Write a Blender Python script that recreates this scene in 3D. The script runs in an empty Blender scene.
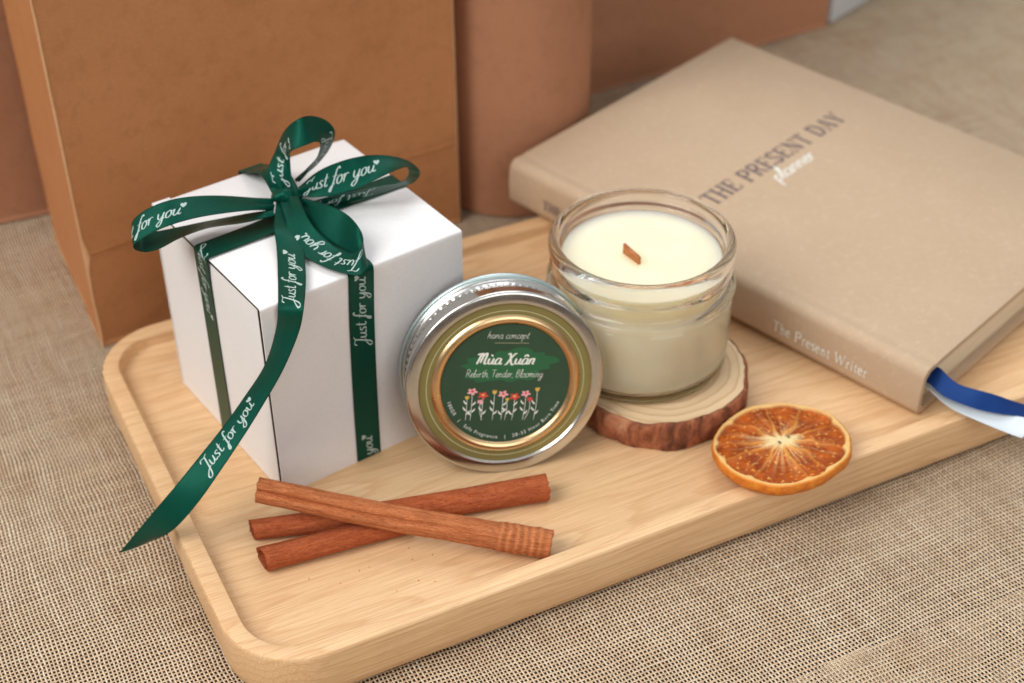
import bpy, bmesh, math, random
from mathutils import Vector, Matrix, noise as mnoise
S = 0.01                      # everything below is written in centimetres
PI = math.pi
C = bpy.context.scene.collection
random.seed(7)
def V(*a): return Vector(a)

# ------------------------------------------------------------------ helpers
def obj(name, verts, faces, mat=None, parent=None, smooth=True, uvs=None, mats=None, fmat=None, cols=None, loc=None, autos=None):
    o0 = Vector(loc) if loc is not None else Vector((0, 0, 0))
    me = bpy.data.meshes.new(name)
    me.from_pydata([tuple((Vector(v) - o0) * S) for v in verts], [], faces)
    if uvs:
        l = me.uv_layers.new(name='UVMap')
        for lp in me.loops: l.data[lp.index].uv = uvs[lp.vertex_index]
    if cols:
        a = me.color_attributes.new('Col', 'FLOAT_COLOR', 'POINT')
        for i, c in enumerate(cols): a.data[i].color = (*c, 1)
    for m in (mats or ([mat] if mat else [])): me.materials.append(m)
    if fmat:
        for p, i in zip(me.polygons, fmat): p.material_index = i
    if smooth:
        for p in me.polygons: p.use_smooth = True
        me.update()
        if autos: me.set_sharp_from_angle(angle=math.radians(autos))
    me.update()
    o = bpy.data.objects.new(name, me); C.objects.link(o)
    o.location = o0 * S
    if parent:
        o.parent = parent
        o.location = (o0 - Vector(parent['_o'])) * S if '_o' in parent.keys() else o0 * S
    o['_o'] = tuple(o0)
    return o
def thing(name, label, cat, loc=(0, 0, 0), group=None):
    o = bpy.data.objects.new(name, None); C.objects.link(o); o.empty_display_size = 0.01
    o.location = Vector(loc) * S; o['_o'] = tuple(float(c) for c in loc)
    o['label'] = label; o['category'] = cat
    if group: o['group'] = group
    return o
def tag(o, label, cat, group=None):
    o['label'] = label; o['category'] = cat
    if group: o['group'] = group
    return o
def grid_faces(nu, nv, closeu=False, closev=False, flip=False, base=0):
    f = []
    for i in range(nu if closeu else nu - 1):
        for j in range(nv if closev else nv - 1):
            a = i * nv + j; b = ((i + 1) % nu) * nv + j; c = ((i + 1) % nu) * nv + (j + 1) % nv; d = i * nv + (j + 1) % nv
            q = (a + base, b + base, c + base, d + base); f.append(q[::-1] if flip else q)
    return f
def lathe(prof, n=96, rad=None):
    """prof [(r,z)] -> verts, faces; rad(r,z,ang) may modulate the radius"""
    vs = []
    for k in range(n):
        a = 2 * PI * k / n
        for (r, z) in prof:
            q = rad(r, z, a) if rad else r
            vs.append((q * math.cos(a), q * math.sin(a), z))
    return vs, grid_faces(n, len(prof), closeu=True)
def roundbox(name, p0, p1, r, mat, parent=None, seg=3, rot=None, **k):
    bm = bmesh.new(); bmesh.ops.create_cube(bm, size=1)
    p0 = Vector(p0); p1 = Vector(p1); c = (p0 + p1) / 2; d = p1 - p0
    for v in bm.verts: v.co = Vector((v.co.x * d.x, v.co.y * d.y, v.co.z * d.z)) + c
    if r: bmesh.ops.bevel(bm, geom=bm.edges[:], offset=r, segments=seg, profile=.5, affect='EDGES')
    vs = [(rot(v.co) if rot else v.co.copy()) for v in bm.verts]; fs = [[v.index for v in f.verts] for f in bm.faces]
    bm.free()
    return obj(name, vs, fs, mat, parent, autos=50, **k)
def cr(pts, n):
    """Catmull-Rom through list of tuples, n samples per span"""
    P = [Vector(p) for p in pts]; out = []
    if len(P) < 3:
        for i in range(n + 1): out.append(P[0].lerp(P[-1], i / n))
        return out
    P = [P[0] * 2 - P[1]] + P + [P[-1] * 2 - P[-2]]
    for i in range(1, len(P) - 2):
        a, b, c, d = P[i - 1:i + 3]
        for k in range(n):
            t = k / n
            out.append(0.5 * ((2 * b) + (c - a) * t + (2 * a - 5 * b + 4 * c - d) * t * t + (3 * b - a - 3 * c + d) * t ** 3))
    out.append(P[-2].copy()); return out

# ------------------------------------------------------------------ shader helpers
class N:
    def __init__(s, name, rough=.5, spec=.5):
        s.m = bpy.data.materials.new(name); s.m.use_nodes = True; s.t = s.m.node_tree
        s.b = s.t.nodes['Principled BSDF']; s.out = s.t.nodes['Material Output']
        s.b.inputs['Roughness'].default_value = rough; s.b.inputs['Specular IOR Level'].default_value = spec
    def n(s, typ, ins=None, **props):
        nd = s.t.nodes.new(typ)
        for k, v in props.items(): setattr(nd, k, v)
        for k, v in (ins or {}).items():
            if isinstance(v, bpy.types.NodeSocket): s.t.links.new(v, nd.inputs[k])
            else: nd.inputs[k].default_value = v
        return nd
    def link(s, a, b): s.t.links.new(a, b)
    def coord(s, scale=(1, 1, 1), kind='Object', rot=(0, 0, 0)):
        tc = s.n('ShaderNodeTexCoord')
        f = 100 if kind == 'Object' else 1
        mp = s.n('ShaderNodeMapping', {'Vector': tc.outputs[kind], 'Rotation': rot, 'Scale': tuple(c * f for c in scale)})
        return mp.outputs[0]
    def noise(s, vec, scale=1, detail=3, rough=.5, dist=0):
        return s.n('ShaderNodeTexNoise', {'Vector': vec, 'Scale': scale, 'Detail': detail, 'Roughness': rough, 'Distortion': dist}).outputs['Fac']
    def ramp(s, fac, stops, interp='LINEAR'):
        r = s.n('ShaderNodeValToRGB', {'Fac': fac}); r.color_ramp.interpolation = interp
        e = r.color_ramp.elements
        while len(e) < len(stops): e.new(.5)
        for el, (p, c) in zip(e, stops): el.position = p; el.color = (*c, 1) if len(c) == 3 else c
        return r.outputs['Color']
    def math(s, op, a, b=0.0, c=None, clamp=False):
        nd = s.n('ShaderNodeMath', operation=op, use_clamp=clamp)
        for i, v in enumerate((a, b) if c is None else (a, b, c)):
            if isinstance(v, bpy.types.NodeSocket): s.link(v, nd.inputs[i])
            else: nd.inputs[i].default_value = v
        return nd.outputs[0]
    def mix(s, fac, a, b, blend='MIX'):
        nd = s.n('ShaderNodeMix', data_type='RGBA', blend_type=blend)
        for i, v in ((0, fac), (6, a), (7, b)):
            if isinstance(v, bpy.types.NodeSocket): s.link(v, nd.inputs[i])
            else: nd.inputs[i].default_value = v if i == 0 else ((*v, 1) if len(v) == 3 else v)
        return nd.outputs[2]
    def color(s, v):
        if isinstance(v, bpy.types.NodeSocket): s.link(v, s.b.inputs['Base Color'])
        else: s.b.inputs['Base Color'].default_value = (*v, 1)
    def set(s, **k):
        for a, v in k.items():
            i = s.b.inputs[a.replace('_', ' ')]
            if isinstance(v, bpy.types.NodeSocket): s.link(v, i)
            else: i.default_value = v
        return s
    def bump(s, h, dist=.01, strength=1.0):
        """dist in cm"""
        b = s.n('ShaderNodeBump', {'Height': h, 'Distance': dist * S, 'Strength': strength})
        s.link(b.outputs[0], s.b.inputs['Normal']); return s
def flat(name, col, rough=.6, spec=.3, **k):
    m = N(name, rough, spec); m.color(col); m.set(**k); return m.m

# ---- woven burlap: threads, over/under relief and open holes
def burlap_mat(name, seed, pu=.137, pv=.165):
    m = N(name, .85, .15)
    tc = m.n('ShaderNodeTexCoord').outputs['Object']
    vec = m.n('ShaderNodeMapping', {'Vector': tc, 'Scale': (100, 100, 100), 'Location': (seed * 3.1, seed * 1.7, 0)}).outputs[0]
    w1 = m.n('ShaderNodeTexNoise', {'Vector': vec, 'Scale': .16, 'Detail': 2.0}).outputs['Color']
    w2 = m.n('ShaderNodeTexNoise', {'Vector': vec, 'Scale': 1.3, 'Detail': 2.0}).outputs['Color']
    s1 = m.n('ShaderNodeVectorMath', {0: w1, 1: (.7, .7, 0)}, operation='MULTIPLY').outputs[0]
    s2 = m.n('ShaderNodeVectorMath', {0: w2, 1: (.09, .09, 0)}, operation='MULTIPLY').outputs[0]
    a1 = m.n('ShaderNodeVectorMath', {0: vec, 1: s1}, operation='ADD').outputs[0]
    a2 = m.n('ShaderNodeVectorMath', {0: a1, 1: s2}, operation='ADD').outputs[0]
    sp = m.n('ShaderNodeSeparateXYZ', {0: a2})
    U = m.math('DIVIDE', sp.outputs[0], pu); W_ = m.math('DIVIDE', sp.outputs[1], pv)
    def th(T, other, st):
        idx = m.math('FLOOR', T); fr = m.math('ABSOLUTE', m.math('SUBTRACT', m.math('FRACT', T), .5))
        # per-thread random + streaks running along the thread
        cmb = m.n('ShaderNodeCombineXYZ', {0: idx, 1: m.math('MULTIPLY', other, st), 2: seed * 1.0}).outputs[0]
        rn = m.n('ShaderNodeTexNoise', {'Vector': cmb, 'Scale': .83, 'Detail': 3.0, 'Roughness': .7}).outputs['Fac']
        wd = m.math('ADD', m.math('MULTIPLY', rn, .16), .145)
        mask = m.math('LESS_THAN', fr, wd)
        prof = m.math('SQRT', m.math('MAXIMUM', m.math('SUBTRACT', 1.0, m.math('POWER', m.math('DIVIDE', fr, wd), 2.0)), 0.0))
        return idx, mask, prof, rn
    iu, mu, hu, ru = th(U, W_, .05); iv, mv, hv, rv = th(W_, U, .05)
    cu = m.math('COSINE', m.math('MULTIPLY', m.math('SUBTRACT', m.math('ADD', W_, iu), .5), PI))
    cv = m.math('COSINE', m.math('MULTIPLY', m.math('SUBTRACT', m.math('ADD', U, m.math('ADD', iv, 1.0)), .5), PI))
    Hu = m.math('MULTIPLY', mu, m.math('ADD', m.math('MULTIPLY', hu, .6), m.math('ADD', m.math('MULTIPLY', cu, .4), .7)))
    Hv = m.math('MULTIPLY', mv, m.math('ADD', m.math('MULTIPLY', hv, .6), m.math('ADD', m.math('MULTIPLY', cv, .4), .7)))
    top = m.math('GREATER_THAN', Hu, Hv); H = m.math('MAXIMUM', Hu, Hv)
    col_u = m.ramp(ru, [(.25, (.66, .50, .34)), (.42, (.78, .64, .47)), (.55, (.84, .71, .53)), (.75, (.88, .80, .65))])
    col_v = m.ramp(rv, [(.25, (.48, .31, .19)), (.42, (.62, .45, .30)), (.55, (.72, .53, .35)), (.75, (.80, .67, .49))])
    col = m.mix(top, col_v, col_u)
    fib = m.n('ShaderNodeTexNoise', {'Vector': vec, 'Scale': 26.0, 'Detail': 2.0, 'Roughness': .7}).outputs['Fac']
    col = m.mix(m.ramp(fib, [(.35, (.45, .45, .45)), (.6, (0, 0, 0))]), col, (.34, .21, .11))
    slub = m.n('ShaderNodeTexNoise', {'Vector': m.n('ShaderNodeMapping', {'Vector': vec, 'Scale': (.5, 7, 1)}).outputs[0], 'Scale': 1.0, 'Detail': 2.0}).outputs['Fac']
    col = m.mix(m.ramp(slub, [(.62, (0, 0, 0)), (.74, (.4, .4, .4))]), col, (.56, .38, .22))
    patch = m.noise(vec, .35, 4, .6)
    col = m.mix(m.ramp(patch, [(.50, (0, 0, 0)), (.75, (.42, .42, .42))]), col, (.50, .31, .17), 'MIX')
    m.color(col); m.bump(m.math('ADD', H, m.math('MULTIPLY', fib, .35)), .045, 1.0)
    m.link(m.math('MAXIMUM', mu, mv), m.b.inputs['Alpha'])
    return m.m
M = {}
M['burlap'] = burlap_mat('burlap_weave', 1)
M['burlap2'] = burlap_mat('burlap_weave_fold', 5)
mm = N('table_wood', .7, .2); mm.color(mm.ramp(mm.noise(mm.coord((.2, 2, 1)), 1, 4), [(.3, (.05, .028, .016)), (.7, (.13, .066, .036))])); M['table'] = mm.m

def kraft(name, c0, c1):
    m = N(name, .72, .25)
    v = m.coord((1, 1, 1)); big = m.noise(v, .22, 4, .6); f = m.noise(m.coord((1, 1, 6)), 4.0, 4, .7)
    f2 = m.noise(v, 22, 3, .7)
    c = m.mix(big, c0, c1)
    c = m.mix(m.math('MULTIPLY', f, .45), c, tuple(x * .62 for x in c0)); md = m.noise(v, 1.6, 4, .65); c = m.mix(m.ramp(md, [(.5, (0, 0, 0)), (.7, (.35, .35, .35))]), c, tuple(x * .66 for x in c0))
    c = m.mix(m.ramp(f2, [(.56, (0, 0, 0)), (.68, (.40, .40, .40))]), c, tuple(min(1, x * 1.4) for x in c1))
    m.color(c); m.bump(m.math('ADD', f2, f), .01, .5); return m.m
M['kraft'] = kraft('kraft_paper', (.49, .205, .078), (.56, .262, .112)); M['kraft_pale'] = kraft('kraft_highlight', (.62, .34, .17), (.70, .42, .24))  # the pale kraft carries the painted highlight on the bag corners
M['kraft_red'] = kraft('kraft_paper_reddish', (.43, .195, .105), (.49, .235, .13))

# ---- pale solid wood (tray), grain along X
def tray_wood():
    m = N('pale_ash_wood', .42, .35)
    v = m.coord((1, 1, 1))
    slow = m.noise(m.coord((.045, .28, .28)), 1.0, 2, .5)
    mid = m.noise(m.coord((.13, 1.6, 1.6)), 1.0, 3, .55)
    sp = m.n('ShaderNodeSeparateXYZ', {0: v})
    r = m.math('ADD', m.math('MULTIPLY', sp.outputs[1], 1.15), m.math('MULTIPLY', sp.outputs[2], 1.9))
    r = m.math('ADD', r, m.math('MULTIPLY', slow, 13.0)); r = m.math('ADD', r, m.math('MULTIPLY', mid, 1.1))
    ring = m.math('FRACT', r)
    ringc = m.ramp(ring, [(0, (.0, .0, .0)), (.62, (.22, .22, .22)), (.9, (1, 1, 1)), (1.0, (0, 0, 0))])
    fine = m.noise(m.coord((.30, 20, 20)), 1.0, 3, .65); pores = m.noise(m.coord((1.6, 34, 34)), 1.0, 2, .6)
    base = m.ramp(slow, [(.3, (.73, .47, .25)), (.7, (.84, .59, .345))])
    c = m.mix(m.math('MULTIPLY', ringc, .55), base, (.62, .35, .165))
    c = m.mix(m.ramp(fine, [(.42, (.0, .0, .0)), (.70, (.62, .62, .62))]), c, (.50, .275, .12))
    c = m.mix(m.ramp(pores, [(.58, (0, 0, 0)), (.72, (.38, .38, .38))]), c, (.40, .22, .10))
    m.color(c); m.set(Roughness=m.math('ADD', m.math('MULTIPLY', fine, .25), .36))
    m.bump(m.math('ADD', fine, m.math('MULTIPLY', pores, .6)), .006, .5); return m.m
M['tray'] = tray_wood()
mm = N('white_card', .5, .35); f = mm.noise(mm.coord(), 9, 4, .6); mm.color(mm.ramp(f, [(.3, (.80, .795, .80)), (.7, (.84, .835, .84))])); mm.bump(mm.noise(mm.coord(), 3.5, 6, .7), .035, .5); M['card'] = mm.m
mm = N('card_core', .8, .1); mm.color(mm.ramp(mm.noise(mm.coord(), 8, 3), [(.3, (.26, .165, .11)), (.7, (.34, .22, .15))])); M['core'] = mm.m
# ---- satin ribbon: UV x = cm along, y = 0..1 across
def satin(name, dark, lite, dots=True):
    m = N(name, .34, .55)
    uv = m.n('ShaderNodeTexCoord').outputs['UV']; sp = m.n('ShaderNodeSeparateXYZ', {0: uv})
    cross = m.math('ABSOLUTE', m.math('SUBTRACT', sp.outputs[1], .5))
    edge = m.math('GREATER_THAN', cross, .455)
    dash = m.math('SINE', m.math('MULTIPLY', sp.outputs[0], 2 * PI / .085))
    fine = m.math('SINE', m.math('MULTIPLY', sp.outputs[1], 2 * PI * 34))
    nz = m.noise(m.n('ShaderNodeMapping', {'Vector': uv, 'Scale': (1.2, 26, 1)}).outputs[0], 2.0, 3, .6)
    c = m.mix(nz, dark, lite)
    if dots: c = m.mix(m.math('MULTIPLY', edge, m.math('GREATER_THAN', dash, .1)), c, tuple(x * .45 for x in dark))
    m.color(c); m.set(Anisotropic=.6, Specular_Tint=tuple(min(1, x * 8 + .06) for x in lite) + (1,))
    h = m.math('ADD', m.math('MULTIPLY', fine, .25), m.math('ADD', nz, m.math('MULTIPLY', edge, dash)))
    m.bump(h, .006, .6); return m.m
M['ribbon'] = satin('green_satin', (.0015, .031, .020), (.003, .058, .038))
M['navy'] = satin('navy_satin', (.006, .022, .10), (.010, .038, .17), False)
M['paleribbon'] = satin('pale_satin', (.58, .66, .72), (.68, .75, .80), False)
M['print'] = flat('silver_print', (.40, .52, .49), .45, .5)
# ---- cinnamon bark: UV in cm (x along)
def bark(name, a, b, c_, rings=False):
    m = N(name, .75, .25)
    uv = m.n('ShaderNodeTexCoord').outputs['UV']
    def st(sx, sy, sc, d=3): return m.noise(m.n('ShaderNodeMapping', {'Vector': uv, 'Scale': (sx, sy, 1)}).outputs[0], sc, d, .65, .4)
    n1 = st(.9, 9, 1.0, 5); n2 = st(1.6, 60, 1.0, 4); n3 = st(1, 1, .8, 3); n4 = st(6, 40, 1, 2)
    col = m.ramp(n1, [(.22, a), (.5, b), (.78, c_)])
    col = m.mix(m.ramp(n2, [(.50, (0, 0, 0)), (.70, (.7, .7, .7))]), col, tuple(min(1, x * 1.4 + .02) for x in c_))
    col = m.mix(m.ramp(n4, [(.52, (0, 0, 0)), (.68, (.75, .75, .75))]), col, tuple(x * .5 for x in a))
    col = m.mix(m.ramp(n3, [(.5, (0, 0, 0)), (.75, (.45, .45, .45))]), col, tuple(x * .6 for x in b))
    if rings:
        sx_ = m.n('ShaderNodeSeparateXYZ', {0: uv}).outputs[0]; wob = m.math('MULTIPLY', m.noise(m.n('ShaderNodeMapping', {'Vector': uv, 'Scale': (.8, 1.6, 1)}).outputs[0], 1.0, 2), .22)
        g = m.math('SINE', m.math('MULTIPLY', m.math('ADD', sx_, wob), 2 * PI / .27))
        zone = m.ramp(m.math('DIVIDE', sx_, 10.5), [(.78, (0, 0, 0)), (.81, (1, 1, 1)), (.94, (1, 1, 1)), (.96, (.3, .3, .3))])
        col = m.mix(m.math('MULTIPLY', m.math('MULTIPLY', m.math('MAXIMUM', g, 0.0), .30), zone), col, tuple(x * .45 for x in b))
        col = m.mix(m.math('MULTIPLY', m.math('MULTIPLY', m.math('MAXIMUM', m.math('MULTIPLY', g, -1.0), 0.0), .25), zone), col, tuple(min(1, x * 1.5) for x in c_))
    m.color(col); m.bump(m.math('ADD', m.math('MULTIPLY', n1, .35), m.math('ADD', m.math('MULTIPLY', n2, .8), m.math('MULTIPLY', n4, .9))), .055, .95); return m.m
M['cinn'] = bark('cinnamon_bark', (.37, .092, .028), (.53, .160, .052), (.64, .25, .100), True)
M['cinn_red'] = bark('cinnamon_bark_red', (.30, .055, .017), (.44, .098, .030), (.54, .155, .056))
M['cinn_in'] = flat('cinnamon_inside', (.16, .05, .02), .9, .1)
# ---- glass, wax
mm = N('clear_glass', .015, .5); mm.color((1.0, .995, .98)); mm.set(Transmission_Weight=1.0, IOR=1.46); M['glass'] = mm.m
mm = N('cream_wax', .48, .3); mm.color(mm.ramp(mm.noise(mm.coord((1, 1, .8)), .9, 4, .6), [(.3, (.95, .81, .57)), (.7, (.97, .85, .63))]))
mm.set(Subsurface_Weight=.9, Subsurface_Radius=(.018, .0145, .010), Subsurface_Scale=1.0); mm.bump(mm.noise(mm.coord(), 2.2, 3), .02, .5); M['wax'] = mm.m
mm = N('wick_wood', .7, .2); mm.color(mm.ramp(mm.noise(mm.coord((3, 3, 14)), 1, 3), [(.3, (.30, .10, .035)), (.7, (.52, .22, .09))])); M['wick'] = mm.m
# ---- slice end grain and bark
def endgrain():
    m = N('end_grain', .62, .25)
    v = m.coord(); nz = m.n('ShaderNodeTexNoise', {'Vector': v, 'Scale': .55, 'Detail': 3.0}).outputs['Color']
    off = m.n('ShaderNodeVectorMath', {0: nz, 1: (.5, .5, 0)}, operation='MULTIPLY').outputs[0]
    p = m.n('ShaderNodeVectorMath', {0: v, 1: off}, operation='ADD').outputs[0]
    p = m.n('ShaderNodeVectorMath', {0: p, 1: (1, 1, 0)}, operation='MULTIPLY').outputs[0]
    d = m.n('ShaderNodeVectorMath', {0: p}, operation='LENGTH').outputs['Value']
    ring = m.math('FRACT', m.math('MULTIPLY', d, 2.6))
    rc = m.ramp(ring, [(0, (.76, .57, .36)), (.6, (.72, .53, .32)), (.88, (.56, .37, .20)), (1, (.76, .57, .36))])
    fb = m.noise(v, 12, 3, .7); c = m.mix(m.math('MULTIPLY', fb, .25), rc, (.55, .38, .22))
    m.color(c); m.bump(fb, .02, .6); return m.m
M['endgrain'] = endgrain()
def slicebark():
    m = N('reddish_bark', .8, .2)
    v = m.coord((1, 1, 1)); n1 = m.noise(m.coord((1.2, 1.2, .6)), 1.2, 5, .65, .5); n2 = m.noise(v, 7, 4, .7)
    c = m.ramp(n1, [(.30, (.06, .024, .014)), (.44, (.23, .078, .040)), (.56, (.40, .145, .072)), (.72, (.50, .25, .14))])
    c = m.mix(m.ramp(n2, [(.5, (0, 0, 0)), (.75, (.5, .5, .5))]), c, (.12, .045, .028))
    m.color(c); m.bump(m.math('ADD', n1, m.math('MULTIPLY', n2, .4)), .10, .9); return m.m
M['slicebark'] = slicebark()
# ---- metals
def metal(name, col, rough):
    m = N(name, rough, .5); m.color(m.mix(m.noise(m.coord(), 1.3, 3), tuple(x * .9 for x in col), col))
    m.set(Metallic=1.0, Roughness=m.math('ADD', m.math('MULTIPLY', m.noise(m.coord((1, 1, 1)), 2.0, 4, .6), .16), rough - .06)); return m.m
M['tin'] = metal('silver_tin', (.68, .67, .64), .20)
M['gold'] = metal('gold_foil', (.86, .60, .33), .27)
M['tinrim'] = metal('blue_reflection_rim', (.62, .74, .74), .38)  # bluish reflection on the rolled edge, put into the metal colour
mm = N('olive_foil', .38, .5); mm.color(mm.mix(mm.noise(mm.coord(), 1.2, 3), (.25, .225, .075), (.32, .28, .105))); mm.set(Metallic=.45); M['olive'] = mm.m
mm = N('green_label', .55, .3); mm.color(mm.mix(mm.noise(mm.coord(), 1.5, 4), (.026, .062, .034), (.036, .080, .044))); M['label'] = mm.m
M['swash'] = flat('green_brush_swash', (.026, .125, .052), .55, .3)
M['ink_white'] = flat('white_ink', (.78, .80, .74), .6, .2)
M['ink_gold'] = flat('pale_gold_ink', (.62, .57, .34), .5, .4)
M['pink'] = flat('pink_ink', (.80, .40, .42), .6, .2); M['red'] = flat('red_ink', (.66, .07, .07), .6, .2); M['yellow'] = flat('yellow_ink', (.68, .45, .10), .6, .2)
# ---- book
mm = N('beige_linen', .8, .15)
v1 = mm.coord(); wx = mm.noise(mm.coord((1, 9, 9)), 2.5, 2, .5); wy = mm.noise(mm.coord((9, 1, 9)), 2.5, 2, .5); bg = mm.noise(v1, .5, 3)
c = mm.mix(bg, (.53, .395, .27), (.59, .45, .315)); c = mm.mix(mm.math('MULTIPLY', mm.math('ADD', wx, wy), .22), c, (.38, .26, .17))
sp_ = mm.noise(v1, 11, 3, .75); c = mm.mix(mm.ramp(sp_, [(.60, (0, 0, 0)), (.74, (.55, .55, .55))]), c, (.34, .23, .15)); sp2 = mm.noise(v1, 3.2, 3, .6); c = mm.mix(mm.ramp(sp2, [(.55, (0, 0, 0)), (.75, (.3, .3, .3))]), c, (.70, .56, .41))
mm.color(c); mm.bump(mm.math('ADD', wx, wy), .015, .6); M['linen'] = mm.m
mm = N('page_edges', .8, .15); pg = mm.noise(mm.coord((.2, .2, 30)), 1.0, 3, .6); mm.color(mm.ramp(pg, [(.3, (.60, .50, .36)), (.7, (.86, .78, .62))])); mm.bump(pg, .02, .8); M['pages'] = mm.m
M['ink_dark'] = flat('grey_purple_ink', (.095, .075, .095), .7, .2)
M['white_board'] = flat('white_card_box', (.62, .64, .66), .6, .3)
# ------------------------------------------------------------------ stroke lettering
G = {  # glyph: (advance, [strokes]); x-height 1
'a': (1.02, [[(.75,.88),(.4,1),(.1,.6),(.15,.1),(.45,.02),(.72,.4),(.8,.97)], [(.8,.97),(.74,.3),(.88,.02),(1.08,.2)]]),
'b': (.86, [[(.0,.5),(.3,1.5),(.3,1.95),(.15,1.2),(.12,.2),(.4,0),(.7,.4),(.55,.85),(.25,.6)]]),
'c': (.8, [[(.7,.82),(.45,1),(.12,.6),(.2,.1),(.5,0),(.82,.28)]]),
'd': (1.05, [[(.7,.85),(.4,1),(.1,.5),(.3,0),(.65,.3),(.88,2)], [(.88,2),(.74,.4),(.92,.02),(1.1,.2)]]),
'e': (.76, [[(.08,.42),(.55,.6),(.58,.92),(.32,1),(.1,.5),(.3,0),(.78,.25)]]),
'f': (.62, [[(.85,1.75),(.68,2.05),(.42,1.6),(.25,.3),(.08,-.75),(-.12,-.65),(.05,-.15),(.5,.15)], [(.0,1.0),(.68,1.08)]]),
'g': (1.0, [[(.75,.9),(.4,1),(.1,.5),(.35,.05),(.7,.4),(.8,.97)], [(.8,.97),(.7,-.3),(.38,-.85),(.08,-.55),(.5,-.1),(1,.2)]]),
'h': (.95, [[(.2,2),(.12,0)], [(.12,.5),(.45,1),(.68,.8),(.65,.2),(.92,.05)]]),
'i': (.45, [[(.2,1),(.14,.2),(.42,.02)], [(.22,1.42),(.25,1.52)]]),
'l': (.46, [[(.12,.3),(.42,1.7),(.27,2),(.15,1.2),(.18,.1),(.46,.08)]]),
'm': (1.18, [[(.1,1),(.1,0)], [(.1,.6),(.35,1),(.52,.8),(.5,0)], [(.5,.6),(.78,1),(.95,.8),(.9,.15),(1.12,.05)]]),
'n': (.9, [[(.1,1),(.1,0)], [(.1,.6),(.42,1),(.64,.8),(.6,.15),(.86,.05)]]),
'o': (.92, [[(.45,1),(.12,.7),(.15,.15),(.45,0),(.75,.4),(.6,.9),(.42,1)], [(.55,.95),(.75,.82),(.98,.92)]]),
'p': (.9, [[(.15,1.02),(.1,-.9)], [(.12,.6),(.45,1),(.75,.6),(.5,.05),(.15,.2)]]),
'r': (.68, [[(.08,1),(.13,0)], [(.12,.5),(.33,.95),(.66,.88)]]),
's': (.7, [[(.6,.86),(.35,1),(.15,.75),(.5,.35),(.42,.04),(.06,.1)]]),
't': (.62, [[(.32,1.65),(.22,.3),(.4,.02),(.64,.2)], [(0,1.08),(.6,1.12)]]),
'u': (1.0, [[(.1,1),(.1,.28),(.35,.02),(.65,.4),(.74,1)], [(.74,1),(.68,.25),(.88,.02),(1.06,.2)]]),
'x': (.78, [[(.08,.95),(.3,.9),(.45,.1),(.75,.08)], [(.72,.95),(.08,.02)]]),
'y': (1.0, [[(.1,1),(.12,.38),(.38,.1),(.7,.5),(.8,1)], [(.8,1),(.66,-.4),(.32,-.85),(.05,-.55),(.5,-.1),(.98,.2)]]),
'J': (1.15, [[(.1,1.55),(.3,1.95),(.8,1.85),(1.35,2.05)], [(.95,1.92),(.82,.8),(.6,-.55),(.25,-.85),(.02,-.5),(.5,.05),(1.1,.25)]]),
'M': (1.55, [[(-.15,1.5),(.1,1.75),(.3,1.5),(.2,.5),(.08,0)], [(.3,1.55),(.5,1.8),(.66,1.3),(.55,.2)], [(.6,1.1),(.95,1.8),(1.16,1.6),(1.1,.4),(1.25,.02),(1.5,.2)]]),
'X': (1.25, [[(-.05,1.6),(.25,1.8),(.45,1.2),(.75,.3),(1.0,-.1),(1.25,.1)], [(1.2,1.75),(.95,1.75),(.5,.9),(.2,.05),(-.1,-.1)]]),
'R': (1.15, [[(.15,1.85),(.1,0)], [(0,1.7),(.5,1.95),(.85,1.5),(.5,1.0),(.15,.95)], [(.4,1.0),(.75,.4),(1.1,.05)]]),
'T': (1.05, [[(.5,1.85),(.42,0)], [(-.05,1.75),(.5,1.88),(1.05,1.85)]]),
'B': (1.05, [[(.15,1.85),(.1,0)], [(.05,1.75),(.5,1.95),(.75,1.5),(.2,1.05)], [(.2,1.05),(.8,.8),(.7,.15),(.1,0)]]),
',': (.35, [[(.15,.12),(.05,-.25)]]), ' ': (.55, []),
}
HEART = [(.0, .0), (-.16, .16), (-.2, .34), (-.1, .42), (0, .34), (.1, .42), (.2, .34), (.16, .16)]
def strokes(text, slant=.25, accents=None):
    x = 0; out = []
    for i, ch in enumerate(text):
        adv, st = G[ch]
        for s in st: out.append([(x + px + slant * py, py) for px, py in s])
        if accents and i in accents:
            for s in accents[i]: out.append([(x + px + slant * py, py) for px, py in s])
        x += adv
    return out, x
def stroke_mesh(sts, k, w, contrast=.55, n=7):
    """polylines -> flat ribbon quads in 2D (scaled by k); heavier on down strokes"""
    vs, fs = [], []
    for s in sts:
        P = cr([(p[0] * k, p[1] * k, 0) for p in s], n); m = len(P)
        for i in range(m):
            t = (P[min(i + 1, m - 1)] - P[max(i - 1, 0)])
            if t.length < 1e-9: t = Vector((1, 0, 0))
            t.normalize(); nrm = Vector((-t.y, t.x, 0))
            e = min(1, min(i, m - 1 - i) / 2.0 * .5 + .5)
            ww = w * k * ((1 - contrast) + contrast * abs(t.y) ** 1.3) * e * .5
            b = len(vs); vs += [(P[i] + nrm * ww), (P[i] - nrm * ww)]
            if i: fs.append((b - 2, b - 1, b + 1, b))
    return vs, fs
def poly_fan(pts):
    vs = [Vector((sum(p[0] for p in pts) / len(pts), sum(p[1] for p in pts) / len(pts), 0))] + [Vector((p[0], p[1], 0)) for p in pts]
    n = len(pts); return vs, [(0, 1 + i, 1 + (i + 1) % n) for i in range(n)]
def merge(*parts):
    vs, fs = [], []
    for v, f in parts:
        b = len(vs); vs += v; fs += [tuple(i + b for i in q) for q in f]
    return vs, fs
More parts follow.
